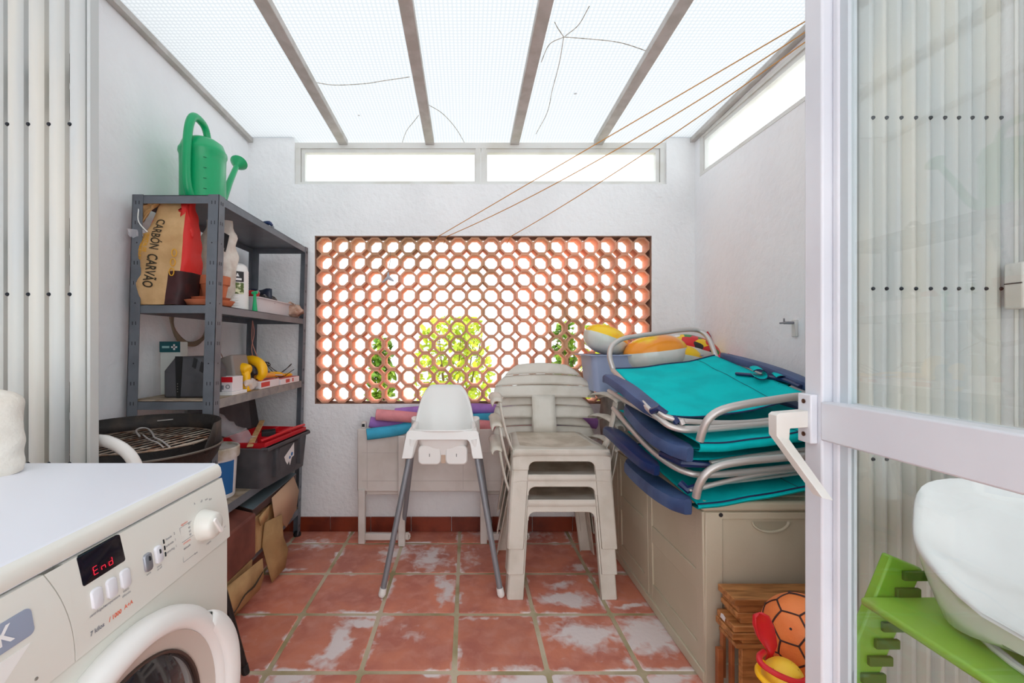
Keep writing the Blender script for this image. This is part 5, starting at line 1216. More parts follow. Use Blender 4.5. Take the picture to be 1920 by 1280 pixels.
    for s in (-1, 1):
        A = lambda x, y, z: L_(s * x, y, z)
        path = [(.262, .215, .610, .030), (.268, .15, .628, .030), (.272, .05, .640, .028), (.274, -.06, .642, .028), (.276, -.14, .636, .028), (.276, -.165, .624, .022)]
        mb = MB(); rs = [[A(x - w_, y, z - .006), A(x - w_ * .6, y, z + .002), A(x, y, z + .005), A(x + w_ * .6, y, z + .002), A(x + w_, y, z - .012), A(x + w_, y, z - .022)] for x, y, z, w_ in path]
        ar = obj('armrest', mb.grid(rs), m_chair, t, solid=.006, smooth=60)
        path = [(.262, -.145, .618, .026), (.252, -.148, .56, .022), (.236, -.15, .49, .022), (.218, -.15, .435, .026), (.206, -.15, .405, .030)]
        mb = MB(); rs = [[A(x, y - w_, z), A(x + .007, y - w_ * .4, z), A(x + .007, y + w_ * .6, z), A(x, y + w_ * 1.3, z)] for x, y, z, w_ in path]
        obj('arm_support', mb.grid(rs), m_chair, ar, solid=.005, smooth=60)
    return t
O0 = Vector((.412, 2.108, 0.0))
c1 = armchair('weathered white resin armchair, bottom of the stack, feet on the tiles', O0)
c2 = dup(c1, (0, -.002, .110), 'weathered white resin armchair in the middle of the stack of three')
c3 = dup(c1, (0, -.004, .220), 'weathered white resin armchair, topmost of the stack, its whole seat showing')

# ================================================================ DECK BOX
dx0, dx1, dy0, dy1, zl = .768, 1.325, 1.405, 2.45, .560
db = thing('deck_box', ((dx0 + dx1) / 2, (dy0 + dy1) / 2, 0), 'large beige resin storage chest along the right wall under the folded loungers', 'storage chest')
mb = MB()
mb.hexa([(dx0 + .010, dy0 + .004, .002), (dx1, dy0 + .004, .002), (dx1, dy1, .002), (dx0 + .010, dy1, .002)], [(dx0, dy0, zl), (dx1, dy0, zl), (dx1, dy1, zl), (dx0, dy1, zl)])
bd = obj('body', mb, m_box, db, bevel=.006)
mb = MB(); mb.box(dx0 - .012, dx1 + .006, dy0 - .012, dy1 + .01, zl + .003, zl + .035); ld = obj('lid', mb, m_box, db, bevel=.010, bseg=3)
mb = MB(); mb.box(dx0 + .03, dx1 - .03, dy0 + .03, dy1 - .03, zl + .035, zl + .040); obj('lid_panel', mb, m_box, ld, bevel=.004)
mb = MB()   # raised frame members on the long side
def side(y0, y1, z0, z1, d=.006): 
    xo = lambda z: dx0 + .010 * (1 - z / zl)
    mb.hexa([(xo(z0) - d, y0, z0), (xo(z0) + .002, y0, z0), (xo(z0) + .002, y1, z0), (xo(z0) - d, y1, z0)], [(xo(z1) - d, y0, z1), (xo(z1) + .002, y0, z1), (xo(z1) + .002, y1, z1), (xo(z1) - d, y1, z1)])
for a, b_ in ((dy0 + .002, 1.455), (1.80, 1.836), (1.842, 1.885), (2.16, 2.20), (2.205, 2.25), (2.40, dy1 - .002)): side(a, b_, .004, zl - .002)
for a, b_ in ((1.45, 1.81), (1.875, 2.17), (2.24, 2.41)):
    side(a, b_, .004, .105, .005); side(a, b_, .278, .348, .005); side(a, b_, .53, zl - .002, .005)
mb.box(dx0 - .003, dx0 + .02, dy0 + .001, dy1, .003, .04)
obj('side_frame', mb, m_box, bd, bevel=.003, weld=False)
mb = MB()
for (a, b_, c_, d) in ((dx0 + .002, .826, .004, zl - .002), (1.27, dx1 - .002, .004, zl - .002), (.82, 1.28, .535, zl - .002), (.82, 1.28, .004, .07)): mb.box(a, b_, dy0 - .005, dy0 + .005, c_, d)
obj('end_frame', mb, m_box, bd, bevel=.003, weld=False)
mb = MB(); n = 14; po = [(.919 + .1245 * (1 - math.cos(PI * k / n)) / 2, .528 - .036 * math.sin(PI * k / n)) for k in range(n + 1)]
po2 = [(.981 + (u - .981) * .86, .528 - (.528 - v) * .80) for u, v in po]
rows = [[Vector((u, dy0 - .006, v)) for u, v in po], [Vector((u, dy0 - .002, v)) for u, v in po2]]
mb.grid(rows); obj('finger_grip', mb, m_box, bd, solid=.003)
mb = MB(); mb.prism(po2, .001, lambda u, v, q: Vector((u, dy0 - .0015 + q * .1, v))); obj('grip_recess', mb, m_boxd, bd, smooth=0)
mb = MB(); mb.lathe([(0, -.0005), (.0068, -.0005), (.0068, .002)], (.8185, dy0 - .0055, .550), n=16, axis='Y'); obj('lock_hole', mb, m_black, bd)

# ================================================================ WOODEN BOARDS, BALL, BEACH TOYS
tops = [(.797, .341, .0200, 0), (.811, .3195, .0195, .006), (.806, .299, .0155, .004), (.818, .2825, .0165, .010), (.791, .265, .0185, -.012), (.786, .245, .0195, -.016), (.819, .2245, .0145, .0), (.799, .209, .0125, -.006)]
labs = ['topmost oiled wooden board of the pile in front of the chest', 'second wooden board from the top of the pile, set back slightly', 'thin wooden board third from the top of the pile', 'narrow wooden board fourth from the top of the pile, ending short on the left', 'wooden board with a torn paper tag, fifth in the pile', 'wooden board sixth in the pile, sticking out farthest left', 'thin wooden board seventh in the pile, ending short', 'thin frame board lowest of the flat wooden boards']
for (x, z, th, dy), lb in zip(tops, labs):
    mb = MB(); mb.box(x, 1.30, 1.292 + dy * .5, 1.380 + min(0, dy) * .4, z - th, z)
    o = obj('wooden_board', mb, m_wood, bevel=.002, label=lb, cat='board', group='wooden boards stacked by the chest')
    if 'paper tag' in lb: obj('paper_tag', MB().prism([(0, 0), (.020, -.002), (.024, .018), (.012, .024), (.004, .020)], .001, lambda u, v, q: Vector((x - .0015 - q, 1.352 - u * 1.1, z - .012 + v * .7))), m_white, o)
for (x0, x1, y0, y1, z0, z1, lb) in ((.800, .812, 1.36, 1.375, .055, .196, 'thin upright wooden slat nearest the chest corner under the boards'), (.806, .818, 1.325, 1.34, .05, .196, 'thin upright wooden slat second from the chest corner'), (.778, .796, 1.345, 1.362, .002, .155, 'short upright wooden slat standing outermost left'),
                                   (.822, 1.25, 1.298, 1.316, .002, .196, 'upright brown wooden panel beneath the flat boards'), (.800, .818, 1.28, 1.296, .002, .06, 'short reddish wooden block at the foot of the pile')):
    obj('wooden_plank', MB().box(x0, x1, y0, y1, z0, z1), m_wood if 'panel' in lb else M('reddish_wood', (178, 108, 62), .55, c2=(150, 86, 48), sc=12), bevel=.002, label=lb, cat='plank')
m_ball = M('orange_football_leather', (250, 140, 74), .5, c2=(240, 126, 62), sc=12, bump=.15, bsc=200)
bc = Vector((.870, 1.12, .352)); br = .0955
bl = thing('football', bc - Vector((0, 0, br)), 'orange football with dark seams resting above the beach toys by the door', 'ball')
mb = MB(); mb.ball(bc, br, n=48, m=32); obj('cover', mb, m_ball, bl, smooth=80)
ph = (1 + 5 ** .5) / 2; V = []
for a in (-1, 1):
    for b_ in (-ph, ph): V += [Vector((0, a, b_)), Vector((a, b_, 0)), Vector((b_, 0, a))]
R = Euler((.5, .35, .9)).to_matrix(); V = [(R @ v).normalized() for v in V]
E = [(i, j) for i in range(12) for j in range(i + 1, 12) if abs((V[i] - V[j]).length - min((V[i] - V[k]).length for k in range(12) if k != i)) < .01]
adj = {i: [j for a, b_ in E for j in ((b_,) if a == i else (a,) if b_ == i else ())] for i in range(12)}
mb = MB()
def arc(p, q, r): mb.tube([bc + (p.lerp(q, k / 6)).normalized() * (br + .0002) for k in range(7)], r, n=6)
for i, j in E: arc(V[i].lerp(V[j], 1 / 3), V[i].lerp(V[j], 2 / 3), .0022)
for i in range(12):
    for j in adj[i]:
        for k in adj[i]:
            if j < k and k in adj[j]: arc(V[i].lerp(V[j], 1 / 3), V[i].lerp(V[k], 1 / 3), .0022 if i % 3 else .0034)
obj('seams', mb, M('dark_brown_seam', (60, 30, 28), .6), bl, smooth=0)
d = (U(1457, 1168, 1.03) - bc).normalized(); R = d.to_track_quat('Z', 'Y').to_matrix()
obj('valve', MB().lathe([(0, .0008), (.0028, .0008), (.003, -.001)], bc + d * br, n=12, R=R), m_rivet, bl)
c = Vector((.868, 1.075, .001)); bk = thing('beach_bucket', c, 'yellow beach bucket with red handle under the football', 'bucket')
obj('pail', MB().lathe([(0, 0), (.062, 0), (.066, .01), (.086, .235), (.091, .237), (.091, .243), (.083, .243), (.063, .012), (0, .012)], c, n=32), m_yellow, bk, smooth=40)
hpts = [U(1432, 1222, 1.02), U(1424, 1230, 1.0), U(1427, 1243, .985), U(1445, 1257, .97), U(1470, 1270, .96), U(1500, 1279, .955), U(1525, 1268, .97)]
obj('handle', MB().tube(hpts, .0065, n=10, smooth=5), m_red, bk)
hp = [U(1430, 1240, 1.03), U(1421, 1252, 1.01), U(1424, 1266, .99), U(1440, 1282, .975), U(1462, 1296, .965)]
obj('sieve_ring', MB().tube(hp, .0065, n=10, smooth=5), m_yellow, label='yellow ring edge of a beach sieve below the red bucket handle', cat='sieve')
obj('plastic_ring', MB().tube([U(1437, 1252, 1.03), U(1447, 1266, 1.02), U(1466, 1278, 1.01), U(1490, 1290, 1.0)], .0055, n=10, smooth=5), m_white, label='white plastic ring edge between the yellow ring and red handle', cat='ring')
cm_ = U(1471, 1268, 1.0); t = obj('sand_mould', MB().lathe([(.043, -.02), (.042, -.004), (.036, .014), (.024, .026), (.01, .031), (0, .032)], cm_, n=28, R=Euler((.5, -.2, 0)).to_matrix()), M('speckled_yellow_plastic', (248, 200, 56), .45), smooth=50, label='domed yellow sand mould with small holes inside the bucket handle', cat='toy')
mb = MB()
for k in range(9):
    q = Euler((.5, -.2, 0)).to_matrix() @ Vector((.026 * math.cos(k * .7 + 3.4), .022 * math.sin(k * .7 + 3.4), .0245)); mb.ball(cm_ + q, .0011, n=6, m=4)
obj('holes', mb, M('ochre_hole', (170, 120, 20), .6), t)
mb = MB(); rows = []
pth = [((1426, 1149), .004), ((1429, 1156), .017), ((1434, 1175), .022), ((1439, 1195), .021), ((1445, 1210), .016), ((1447, 1222), .008), ((1440, 1240), .006)]
for (q, w_) in pth:
    p = U(q[0], q[1], 1.035); rows.append([p + Vector((w_ * s - (.010 if abs(s) < .6 else 0) * (w_ / .022), .018 * (1 - s * s) * (w_ / .022), .002 * s)) for s in (-1, -.5, 0, .5, 1)])
sp = obj('toy_spade', mb.grid(rows), m_red, solid=.003, smooth=60, label='red plastic beach spade standing between the boards and the football', cat='spade')

# ================================================================ FOLDED LOUNGERS
def tubes(name, pts, r, par, mat=m_alu, **k): return obj(name, MB().tube(pts, r, n=14, smooth=6), mat, par, smooth=60, **k)
def arm(par, path, w_=.026, h=.011, mat=m_navy):
    # moulded armrest: flattened bar with rounded ends, path of world points
    P = [Vector(p) for p in path]; Q = []
    for i in range(len(P) - 1):
        p0 = P[i - 1] if i else P[0] * 2 - P[1]; p1, p2 = P[i], P[i + 1]; p3 = P[i + 2] if i + 2 < len(P) else P[-1] * 2 - P[-2]
        for k in range(5):
            t_ = k / 5; Q.append(.5 * ((2 * p1) + (p2 - p0) * t_ + (2 * p0 - 5 * p1 + 4 * p2 - p3) * t_ * t_ + (3 * p1 - p0 - 3 * p2 + p3) * t_ ** 3))
    Q.append(P[-1]); rows = []; m = len(Q)
    for i, q in enumerate(Q):
        u = i / (m - 1); e = min(1, (u * 9 + .12)) ** .5 * min(1, ((1 - u) * 9 + .12)) ** .5; ww = w_ * e * (.82 + .28 * math.sin(PI * min(1, u * 1.0)) + .10 * u)
        d = (Q[min(i + 1, m - 1)] - Q[max(i - 1, 0)]).normalized(); sd_ = d.cross(Vector((0, 0, 1))).normalized(); up = sd_.cross(d)
        row = []
        for (a, b_) in ((-1, -.9), (-1.0, .4), (-.86, .9), (-.4, 1.1), (.4, 1.1), (.86, .9), (1.0, .4), (1, -.9), (.8, -1.1), (-.8, -1.1)): row.append(q + sd_ * a * ww + up * b_ * h)
        rows.append(row)
    mb = MB().grid(rows, closed=True); k = len(mb.v); mb.f += [list(range(10)), list(range(k - 10, k))]; mb.mi += [0, 0]
    return obj('armrest', mb, mat, par, smooth=45)
def fabric(par, FL, FR, BL, BR, sag, name='seat_fabric', piping=True, n=32, wr=.0045, t_=.003):
    FL, FR, BL, BR = map(Vector, (FL, FR, BL, BR)); rows = []
    for i in range(n + 1):
        v = i / n; row = []
        for j in range(n + 1):
            u = j / n; p = FL.lerp(FR, u).lerp(BL.lerp(BR, u), v); p.z -= sag * 4 * u * (1 - u) * (1 - .55 * v) + wr * (math.sin(u * 5 + v * 16 + 2 * math.sin(v * 5 + u * 2)) * .5 + .35 * math.sin(u * 13 - v * 21)) * math.sin(PI * u)
            row.append(p)
        rows.append(row)
    f = obj(name, MB().grid(rows), m_teal, par, solid=t_, smooth=80)
    if piping:
        obj('piping', MB().tube(rows[-1], .0042, n=8), m_navyp, f); obj('piping', MB().tube(rows[0], .003, n=6), m_navyp, f)
        obj('seam', MB().tube([r_[int(n * .82)] + Vector((0, 0, .0025)) for r_ in rows], .0008, n=5), m_navyp, f)
    return f, rows
labsL = ['teal folded lounger on top of the pile, headrest loop rising at the back', 'teal folded lounger second from the top, front tube loop in view', 'teal folded lounger third from the top, sandwiched between tubes', 'teal folded lounger at the bottom of the pile, lying on the beige chest']
def lounger(lab, z): return thing('folded_lounger', (.92, 1.72, z), lab, 'sun lounger', 'folded loungers piled on the chest')
# top one
l1 = lounger(labsL[0], .80)
f, rws = fabric(l1, U(1245, 778, 1.46), U(1512, 738, 1.46), U(1153, 691, 1.98), U(1340, 666, 2.03), .030)
sd0 = [rws[k * 2][0] + Vector((-.012, 0, -.004)) for k in range(0, 17, 4)]
tubes('frame_tube', [U(1150, 694, 1.98), U(1143, 668, 2.0), U(1148, 648, 2.03), U(1168, 635, 2.06), U(1200, 629, 2.09), U(1240, 624, 2.12), U(1285, 618, 2.15), U(1312, 620, 2.15), U(1328, 634, 2.12), U(1337, 654, 2.07), U(1343, 672, 2.03)], .0115, l1, m_alu)
tubes('frame_tube', [rws[32][0] + Vector((-.01, 0, -.006)), rws[16][0] + Vector((-.012, 0, -.010)), U(1212, 762, 1.55), U(1238, 786, 1.47), U(1262, 801, 1.44), U(1300, 806, 1.43), U(1400, 798, 1.43), U(1510, 788, 1.43), (1.20, 1.45, .86), (1.235, 1.55, .89), (1.235, 1.95, 1.0)], .0105, l1)
tubes('cross_tube', [U(1236, 772, 1.47), U(1250, 781, 1.455), U(1290, 790, 1.445), U(1400, 792, 1.44), U(1515, 776, 1.44)], .0095, l1, m_alu)
a1 = arm(l1, [U(1136, 709, 1.95), U(1150, 712, 1.88), U(1178, 730, 1.74), U(1205, 752, 1.62), U(1236, 776, 1.50)], .031, .016)
a2 = arm(l1, [(1.185, 2.02, 1.045), (1.19, 1.9, 1.03), (1.20, 1.75, 1.005), (1.20, 1.60, .975), (1.19, 1.50, .95)], .026, .014)
obj('bracket', MB().tube([U(1222, 771, 1.50), U(1236, 765, 1.47), U(1250, 775, 1.455)], [.012, .011, .009], n=10), m_dnavy, l1); obj('bracket', MB().tube([U(1262, 782, 1.455), U(1272, 794, 1.44)], .012, n=8), m_dnavy, l1)
obj('bracket', MB().tube([U(1277, 786, 1.44), U(1281, 796, 1.435)], .010, n=10), m_alu, l1)
for k, (px, py) in enumerate(((1412, 700), (1455, 712))):
    c = U(px, py, 1.66 - .04 * k); rows = []
    for i in range(16):
        a = -2.6 + 5.0 * i / 15; q = c + Vector((.028 * math.cos(a) + .02, .010 * math.sin(a), .018 * math.sin(a) + .004)); rows.append([q + Vector((-.012, -.03, -.006)), q + Vector((.010, .03, .006))])
    s_ = obj('strap', MB().grid(rows), m_teal, l1, solid=.002, smooth=70); obj('strap_edge', MB().tube([r_[0] for r_ in rows], .0022, n=6), m_navyp, s_)
obj('side_fold', MB().tube([U(1380, 700, 1.75), U(1425, 705, 1.68), U(1470, 712, 1.60), U(1502, 725, 1.52)], [.010, .014, .016, .012], n=10, smooth=5, flat=.6), m_dnavy, l1)
# second, lying the other way round
l2 = lounger(labsL[1], .74)
f, r2 = fabric(l2, U(1262, 800, 1.52), U(1530, 770, 1.52), (.70, 2.02, .875), (1.2, 2.02, .90), .012, piping=False)
f, r2 = fabric(l2, U(1312, 830, 1.385), U(1540, 800, 1.385), (.72, 1.95, .845), (1.21, 1.95, .87), .012)
rows = [[p for p in r2[0]], [p + Vector((0, -.006, -.014)) for p in r2[0]], [p + Vector((0, .004, -.030)) for p in r2[0]], [p + Vector((0, .05, -.036)) for p in r2[0]]]
obj('fabric_fold', MB().grid(rows), m_teal, l2, solid=.003, smooth=70)
tubes('frame_tube', [U(1312, 826, 1.385), U(1318, 806, 1.375), U(1330, 784, 1.365), U(1352, 769, 1.36), U(1390, 759, 1.36), U(1440, 751, 1.36), U(1515, 743, 1.36), (1.135, 1.36, .905), (1.16, 1.375, .86), (1.165, 1.385, .83)], .0125, l2)
tubes('frame_tube', [(.655, 2.0, .885), (.66, 1.80, .865), (.672, 1.60, .845), (.69, 1.47, .83), (.73, 1.435, .822), (.9, 1.43, .83), (1.15, 1.43, .85)], .010, l2)
arm(l2, [U(1178, 762, 1.86), U(1196, 780, 1.76), U(1222, 806, 1.62), U(1250, 828, 1.50), U(1294, 852, 1.38)], .037, .021)
arm(l2, [(1.21, 1.9, .90), (1.22, 1.7, .88), (1.22, 1.5, .85), (1.20, 1.42, .835)], .026, .014)
obj('bracket', MB().tube([U(1240, 850, 1.52), U(1280, 868, 1.42), U(1330, 872, 1.40)], [.012, .014, .009], n=8), m_dnavy, l2)
# third
l3 = lounger(labsL[2], .68)
f, r3 = fabric(l3, (.735, 1.46, .752), (1.22, 1.46, .785), (.72, 2.05, .79), (1.22, 2.05, .80), .008, piping=False)
f, r3b = fabric(l3, (.72, 1.43, .722), (1.22, 1.43, .765), (.72, 2.05, .76), (1.22, 2.05, .77), .010, piping=False, name='back_fabric')
tubes('frame_tube', [U(1150, 765, 1.95), U(1180, 800, 1.78), U(1215, 838, 1.62), U(1250, 866, 1.50), U(1285, 884, 1.44), U(1325, 890, 1.42), U(1420, 882, 1.42), U(1520, 872, 1.42), (1.21, 1.46, .70), (1.22, 1.9, .74)], .011, l3)
tubes('cross_tube', [U(1332, 868, 1.41), U(1400, 857, 1.41), U(1520, 842, 1.41)], .009, l3)
tubes('cross_tube', [U(1190, 812, 1.76), U(1225, 838, 1.64), U(1262, 862, 1.52)], .009, l3)
arm(l3, [U(1137, 806, 1.93), U(1150, 812, 1.86), U(1172, 830, 1.74), U(1200, 856, 1.62), U(1232, 882, 1.50)], .031, .016, m_dnavy)
arm(l3, [(1.21, 1.9, .80), (1.22, 1.7, .79), (1.22, 1.5, .775)], .026, .014)
# bottom one
l4 = lounger(labsL[3], .60)
f, r4 = fabric(l4, U(1308, 945, 1.385), U(1540, 905, 1.385), (.75, 2.0, .640), (1.24, 2.0, .655), .006)
rows = [[p for p in r4[0]], [p + Vector((0, -.008, -.008)) for p in r4[0]], [p + Vector((0, .0, -.016)) for p in r4[0]], [p + Vector((0, .05, -.018)) for p in r4[0]]]
obj('fabric_fold', MB().grid(rows), m_teal, l4, solid=.003, smooth=70)
fabric(l4, (.745, 1.43, .665), (1.22, 1.43, .712), (.74, 2.0, .70), (1.23, 2.0, .715), .008, piping=False, name='back_fabric')
tubes('frame_tube', [U(1305, 932, 1.385), U(1310, 912, 1.375), U(1322, 890, 1.365), U(1345, 874, 1.36), U(1390, 865, 1.36), U(1440, 860, 1.36), U(1515, 855, 1.36), (1.135, 1.36, .735), (1.16, 1.375, .70), (1.165, 1.385, .655)], .0125, l4)
tubes('cross_tube', [U(1315, 914, 1.42), U(1350, 905, 1.42), U(1420, 890, 1.42), U(1520, 876, 1.42)], .0085, l4)
tubes('cross_tube', [U(1320, 908, 1.44), U(1400, 900, 1.44), U(1520, 884, 1.44)], .006, l4)
arm(l4, [U(1180, 868, 1.84), U(1196, 884, 1.74), U(1225, 908, 1.60), U(1255, 930, 1.48), U(1290, 950, 1.37)], .037, .022)
obj('bracket', MB().tube([U(1275, 905, 1.44), U(1290, 918, 1.42), U(1310, 910, 1.41)], [.013, .014, .010], n=8), m_dnavy, l4); obj('bolt', MB().tube([U(1294, 918, 1.405), U(1296, 919, 1.395)], .004, n=8), m_alu, l4)
tubes('frame_tube', [(.665, 2.02, .70), (.672, 1.92, .66), (.70, 1.80, .63), (.74, 1.70, .622)], .010, l4)

# ================================================================ BLUE TUB, GREY SACK, INFLATABLES
m_tub = M('pale_blue_grey_plastic', (160, 174, 206), .4, c2=(152, 166, 198), sc=5)
sk = MB(); sk.box(.66, 1.18, 2.20, 2.44, zl + .041, .855); 
for i, p in enumerate(sk.v): pass
rows = [[Vector((.945 + (.215 + .004 * math.sin(j * .9 + i)) * math.copysign(abs(math.cos(2 * PI * j / 28)) ** .4, math.cos(2 * PI * j / 28)), 2.32 + .115 * math.copysign(abs(math.sin(2 * PI * j / 28)) ** .4, math.sin(2 * PI * j / 28)), zl + .042 + .252 * i / 8)) for j in range(28)] for i in range(9)]
mb = MB().grid(rows, closed=True); k = len(mb.v); mb.f += [list(range(28)), list(range(k - 28, k))]; mb.mi += [0, 0]
obj('storage_bag', mb, M('greyish_brown_canvas', (156, 146, 138), .85, c2=(124, 116, 112), sc=12, bump=.4, bsc=40), smooth=50, label='grey-brown canvas bag on the chest behind the loungers, under the blue tub', cat='bag')
tc = Vector((.905, 2.33, .856)); tub = thing('storage_tub', tc, 'pale blue plastic tub behind the loungers holding the inflatable ring', 'tub')
obj('tub', openbox(tc, .50, .22, .190, 1.08, .004, .03, .028, 6), m_tub, tub, smooth=35)
# inflatable ring: three swollen lobes, yellow and orange above, white below
m_inw = M('white_vinyl', (228, 228, 222), .3, c2=(206, 216, 206), sc=10, coat=.4)
m_iny = M('yellow_orange_vinyl', (255, 210, 16), .3, c2=(255, 158, 40), sc=4.5, lo=.5, hi=.58, coat=.3)
def lobe(c, rx, ry, rz, rot, seamlift=0, mats=(m_iny, m_inw), tilt=0):
    R = Euler((tilt, rot, 0)).to_matrix(); c = Vector(c); rows = []; n, m = 36, 20
    for i in range(m + 1):
        t_ = PI * i / m; row = []
        for k in range(n):
            a = 2 * PI * k / n; rr_ = math.sin(t_) ** .8; pf = 1 + .03 * math.cos(a * 14) * (1 - abs(math.cos(t_))) 
            z = math.cos(t_) * rz * (1 if math.cos(t_) > 0 else 1.1)
            row.append(c + R @ Vector((rx * rr_ * math.cos(a) * pf, ry * rr_ * math.sin(a) * pf, z)))
        rows.append(row)
    return MB().grid(rows, closed=True, mif=lambda i, j: 0 if i < m * .42 else 1)
inf = thing('inflatable_ring', (.9, 2.30, 1.02), 'white swim ring with yellow and orange topped lobes sagging over the blue tub', 'swim ring')
obj('lobe', lobe(U(1135, 636, 2.33) + Vector((0, 0, 0)), .118, .11, .072, .36), [m_iny, m_inw], inf, smooth=80)
obj('lobe', lobe(U(1228, 662, 2.24), .160, .12, .092, -.12), [m_iny, m_inw], inf, smooth=80)
obj('lobe', lobe(U(1180, 664, 2.38), .12, .09, .050, .1), m_inw, inf, smooth=80)
inf2 = thing('swim_float', U(1300, 660, 2.36), 'white swim float with multicoloured pattern on top, at the wall end of the tub', 'swim float')
m_multi = M('patterned_vinyl', (250, 208, 30), .35)
nt = m_multi.node_tree; v = nt.nodes.new('ShaderNodeTexVoronoi'); v.inputs['Scale'].default_value = 26; gg_ = nt.nodes.new('ShaderNodeNewGeometry'); nt.links.new(gg_.outputs['Position'], v.inputs['Vector'])
cr = nt.nodes.new('ShaderNodeValToRGB'); cr.color_ramp.interpolation = 'CONSTANT'; sp_ = nt.nodes.new('ShaderNodeSeparateColor'); nt.links.new(v.outputs['Color'], sp_.inputs[0]); nt.links.new(sp_.outputs[0], cr.inputs[0])
for i, (p_, c_) in enumerate(((0, (252, 206, 30)), (.3, (214, 36, 40)), (.52, (240, 240, 236)), (.66, (34, 32, 34)), (.82, (20, 140, 60)))):
    e = cr.color_ramp.elements[i] if i < 2 else cr.color_ramp.elements.new(p_); e.position = p_; e.color = lin(c_)
nt.links.new(cr.outputs[0], nt.nodes['Principled BSDF'].inputs['Base Color'])
obj('lobe', lobe(U(1298, 660, 2.30), .145, .11, .085, .30), [m_multi, m_inw], inf2, smooth=80)
obj('lobe', lobe(U(1278, 668, 2.22), .10, .06, .060, .18), [m_iny, m_inw], inf2, smooth=80)
mb = MB(); a = Vector((1.325, 2.33, 1.01)); mb.ball(U(1358, 680, 2.16), .055, .05, .035, fn=lambda p: p + Vector((nz(p, 30), nz(p, 30, 2), nz(p, 30, 5))) * .03); obj('pink_cloth', mb, M('deep_pink_cloth', (222, 34, 92), .7), smooth=60, label='crumpled deep pink cloth between the right armrest and the wall', cat='cloth')
t = thing('folded_banner', U(1340, 640, 2.38), 'thin striped red and navy pole tops behind the headrest loop', 'pole'); 
for k, (p_, q_, m_) in enumerate((((1328, 625), (1352, 672), m_navyp), ((1326, 622), (1340, 650), m_red))):
    obj('stick', MB().tube([U(p_[0], p_[1], 2.40), U(q_[0], q_[1], 2.36)], .005, n=8), m_, t)

# ================================================================ GREEN CHAIR + WHITE BATH SEAT BEHIND THE DOOR GLASS
m_lime = M('lime_green_lacquer', (142, 196, 60), .35, c2=(126, 182, 50), sc=4, coat=.25)
m_limew = M('worn_lime_lacquer', (146, 198, 66), .45, c2=(172, 164, 120), sc=5, lo=.56, hi=.68, stretch=(1, 1, 1), coat=.1)
gc = thing('adjustable_high_chair', (.98, .66, 0), 'lime green wooden adjustable high chair behind the open glass door', 'high chair')
def rail_pt(s, off, y): # s height 0..1 along the slanted rail, off across it
    a = Vector((.655, y, .06)); b_ = Vector((.898, y, .655)); d = (b_ - a); L_ = d.length; d.normalize(); n_ = Vector((d.z, 0, -d.x)); return a + d * s * L_ + n_ * off
for y, s_ in ((.885, -1), (.435, 1)):
    th = .022
    mb = MB(); A = [rail_pt(s, o, y) for s, o in ((0, -.035), (0, .035), (1, .035), (1, -.035))]; B_ = [p + Vector((0, th * (1 if s_ < 0 else -1), 0)) for p in A]; mb.hexa(A, B_)
    r_ = obj('side_rail', mb, m_lime, gc, bevel=.004)
    mb = MB()
    for k in range(17):
        s = .03 + k * .058; p = rail_pt(s, .008, y + s_ * .0), rail_pt(s + .012, .008, y)
        c_ = (p[0] + p[1]) / 2 + Vector((.012, s_ * .004, 0)); mb.obox(c_, (.024, 0, 0), (0, .004, 0), (0, 0, .0095))
        mb2 = None
    obj('groove_ribs', mb, M('dark_lime_groove', (74, 112, 30), .6), r_, bevel=.002, smooth=0, weld=False)
    mb = MB(); mb.hexa([(.60 + .06, y - .0, .004), (1.16, y, .004), (1.16, y + th * (1 if s_ < 0 else -1), .004), (.66, y + th * (1 if s_ < 0 else -1), .004)], [(.66, y, .045), (1.16, y, .045), (1.16, y + th * (1 if s_ < 0 else -1), .045), (.66, y + th * (1 if s_ < 0 else -1), .045)])
    obj('floor_runner', mb, m_lime, gc, bevel=.004)
def board(x0, x1, y0, y1, z, th, name, mat):
    po = [(x0, y1), (x0, y0)] + [(x1 - .05 * math.sin(PI * k / 8), y0 + (y1 - y0) * k / 8) for k in range(9)]
    o = obj(name, MB().prism(po, th, lambda u, v, q: Vector((u, v, z - th + q))), mat, gc, bevel=.006, smooth=40, bseg=3); return o
board(.797, 1.12, .440, .882, .589, .016, 'seat_plate', m_limew)
board(.74, 1.05, .440, .882, .26, .016, 'foot_plate', m_limew)
mb = MB(); mb.tube([(.93, .44, .32), (.93, .884, .32)], .006, n=10); obj('cross_rod', mb, m_alu, gc)
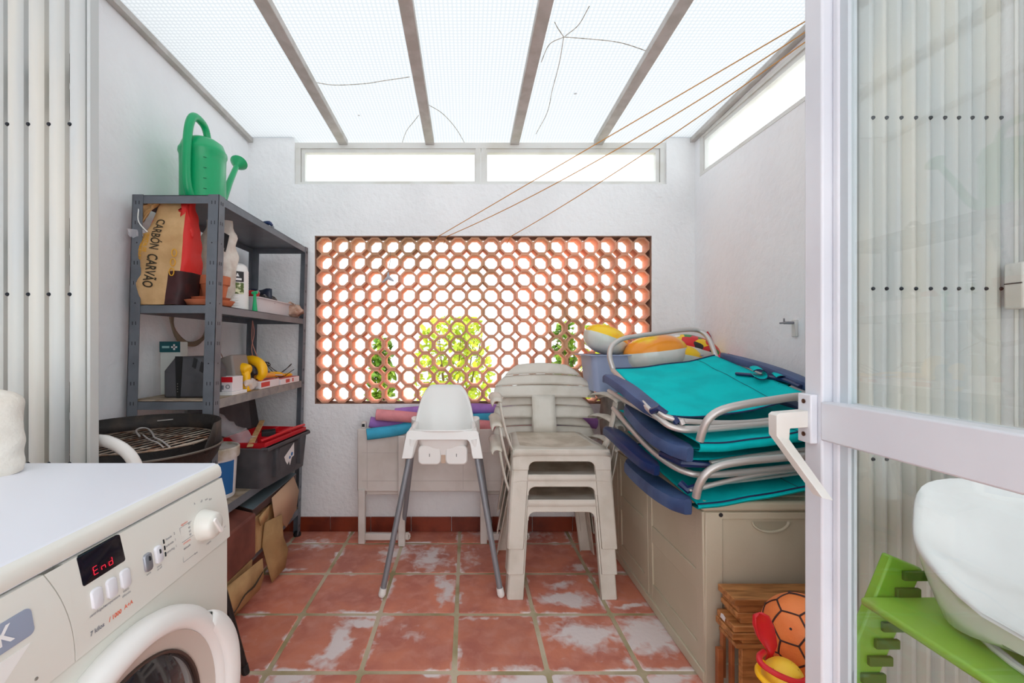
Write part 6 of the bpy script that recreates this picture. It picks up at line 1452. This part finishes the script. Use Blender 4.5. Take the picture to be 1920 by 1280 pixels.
# white moulded bath seat on the green seat plate
ws = thing('baby_bath_seat', (.97, .66, .589), 'white moulded plastic child seat standing on the lime green chair', 'child seat')
m_ws = M('glossy_white_moulding', (238, 240, 240), .22, c2=(230, 232, 232), sc=6, coat=.3)
C0 = Vector((1.040, .612, .589)); rows = []; Nn = 72
# section: outer skirt up to a rolled rim, then down into a broad shallow tray
lev = [(.88, .010, 0), (.90, .035, 0), (.93, .065, .1), (.965, .088, .35), (.99, .097, .8), (1.0, .102, 1), (.99, .108, 1), (.95, .108, .95), (.89, .104, .8), (.80, .098, .5), (.68, .094, .22), (.5, .092, .05), (.2, .090, 0), (.02, .089, 0)]
for (k_, z_, w_) in lev:
    row = []
    for j in range(Nn):
        a = 2 * PI * j / Nn; x, y = se(a, .212, .262, .45); fy = math.sin(a)
        back = max(0, math.sin(a)) ** 1.5; lob = math.cos(a * 7) * .5 + .5
        z = z_ + w_ * (.135 * back ** 1.2 - .034 * (1 - back) * (1 - lob))
        if z_ < .03: z = z_ + .035 * (1 - abs(math.cos(a * 3.5)) ** .6)
        row.append(C0 + Vector((x * k_ * (1 + (.055 * lob if z_ > .05 else 0)), y * k_, z)))
    rows.append(row)
mb = MB().grid(rows, closed=True); obj('shell', mb, m_ws, ws, solid=.004, smooth=80)
mb = MB(); mb.tube([C0 + Vector((  .200 * .92 * math.cos(a), .260 * .92 * math.sin(a), .006)) for a in [PI * .55 + PI * .5 * k / 10 for k in range(11)]], .0065, n=8); obj('base_bead', mb, m_ws, ws)
mb = MB(); 
for a in (2.4, 3.3, 3.9): mb.tube([C0 + Vector((.200 * .88 * math.cos(a), .260 * .88 * math.sin(a), .03)), C0 + Vector((.200 * .88 * math.cos(a), .260 * .88 * math.sin(a), .001))], .007, n=10)
obj('foot', mb, m_ws, ws, weld=False)
mb = MB()
for a in (2.95, 3.5, 4.0): p = C0 + Vector((.200 * .82 * math.cos(a), .260 * .82 * math.sin(a), .1015)); mb.obox(p, (.002, .006, 0), (.0005, 0, 0), (0, 0, .0004))
obj('moulded_slit', mb, m_rivet, ws, weld=False)

for o in list(bpy.data.objects):
    for k in ('_o',):
        if k in o: del o[k]
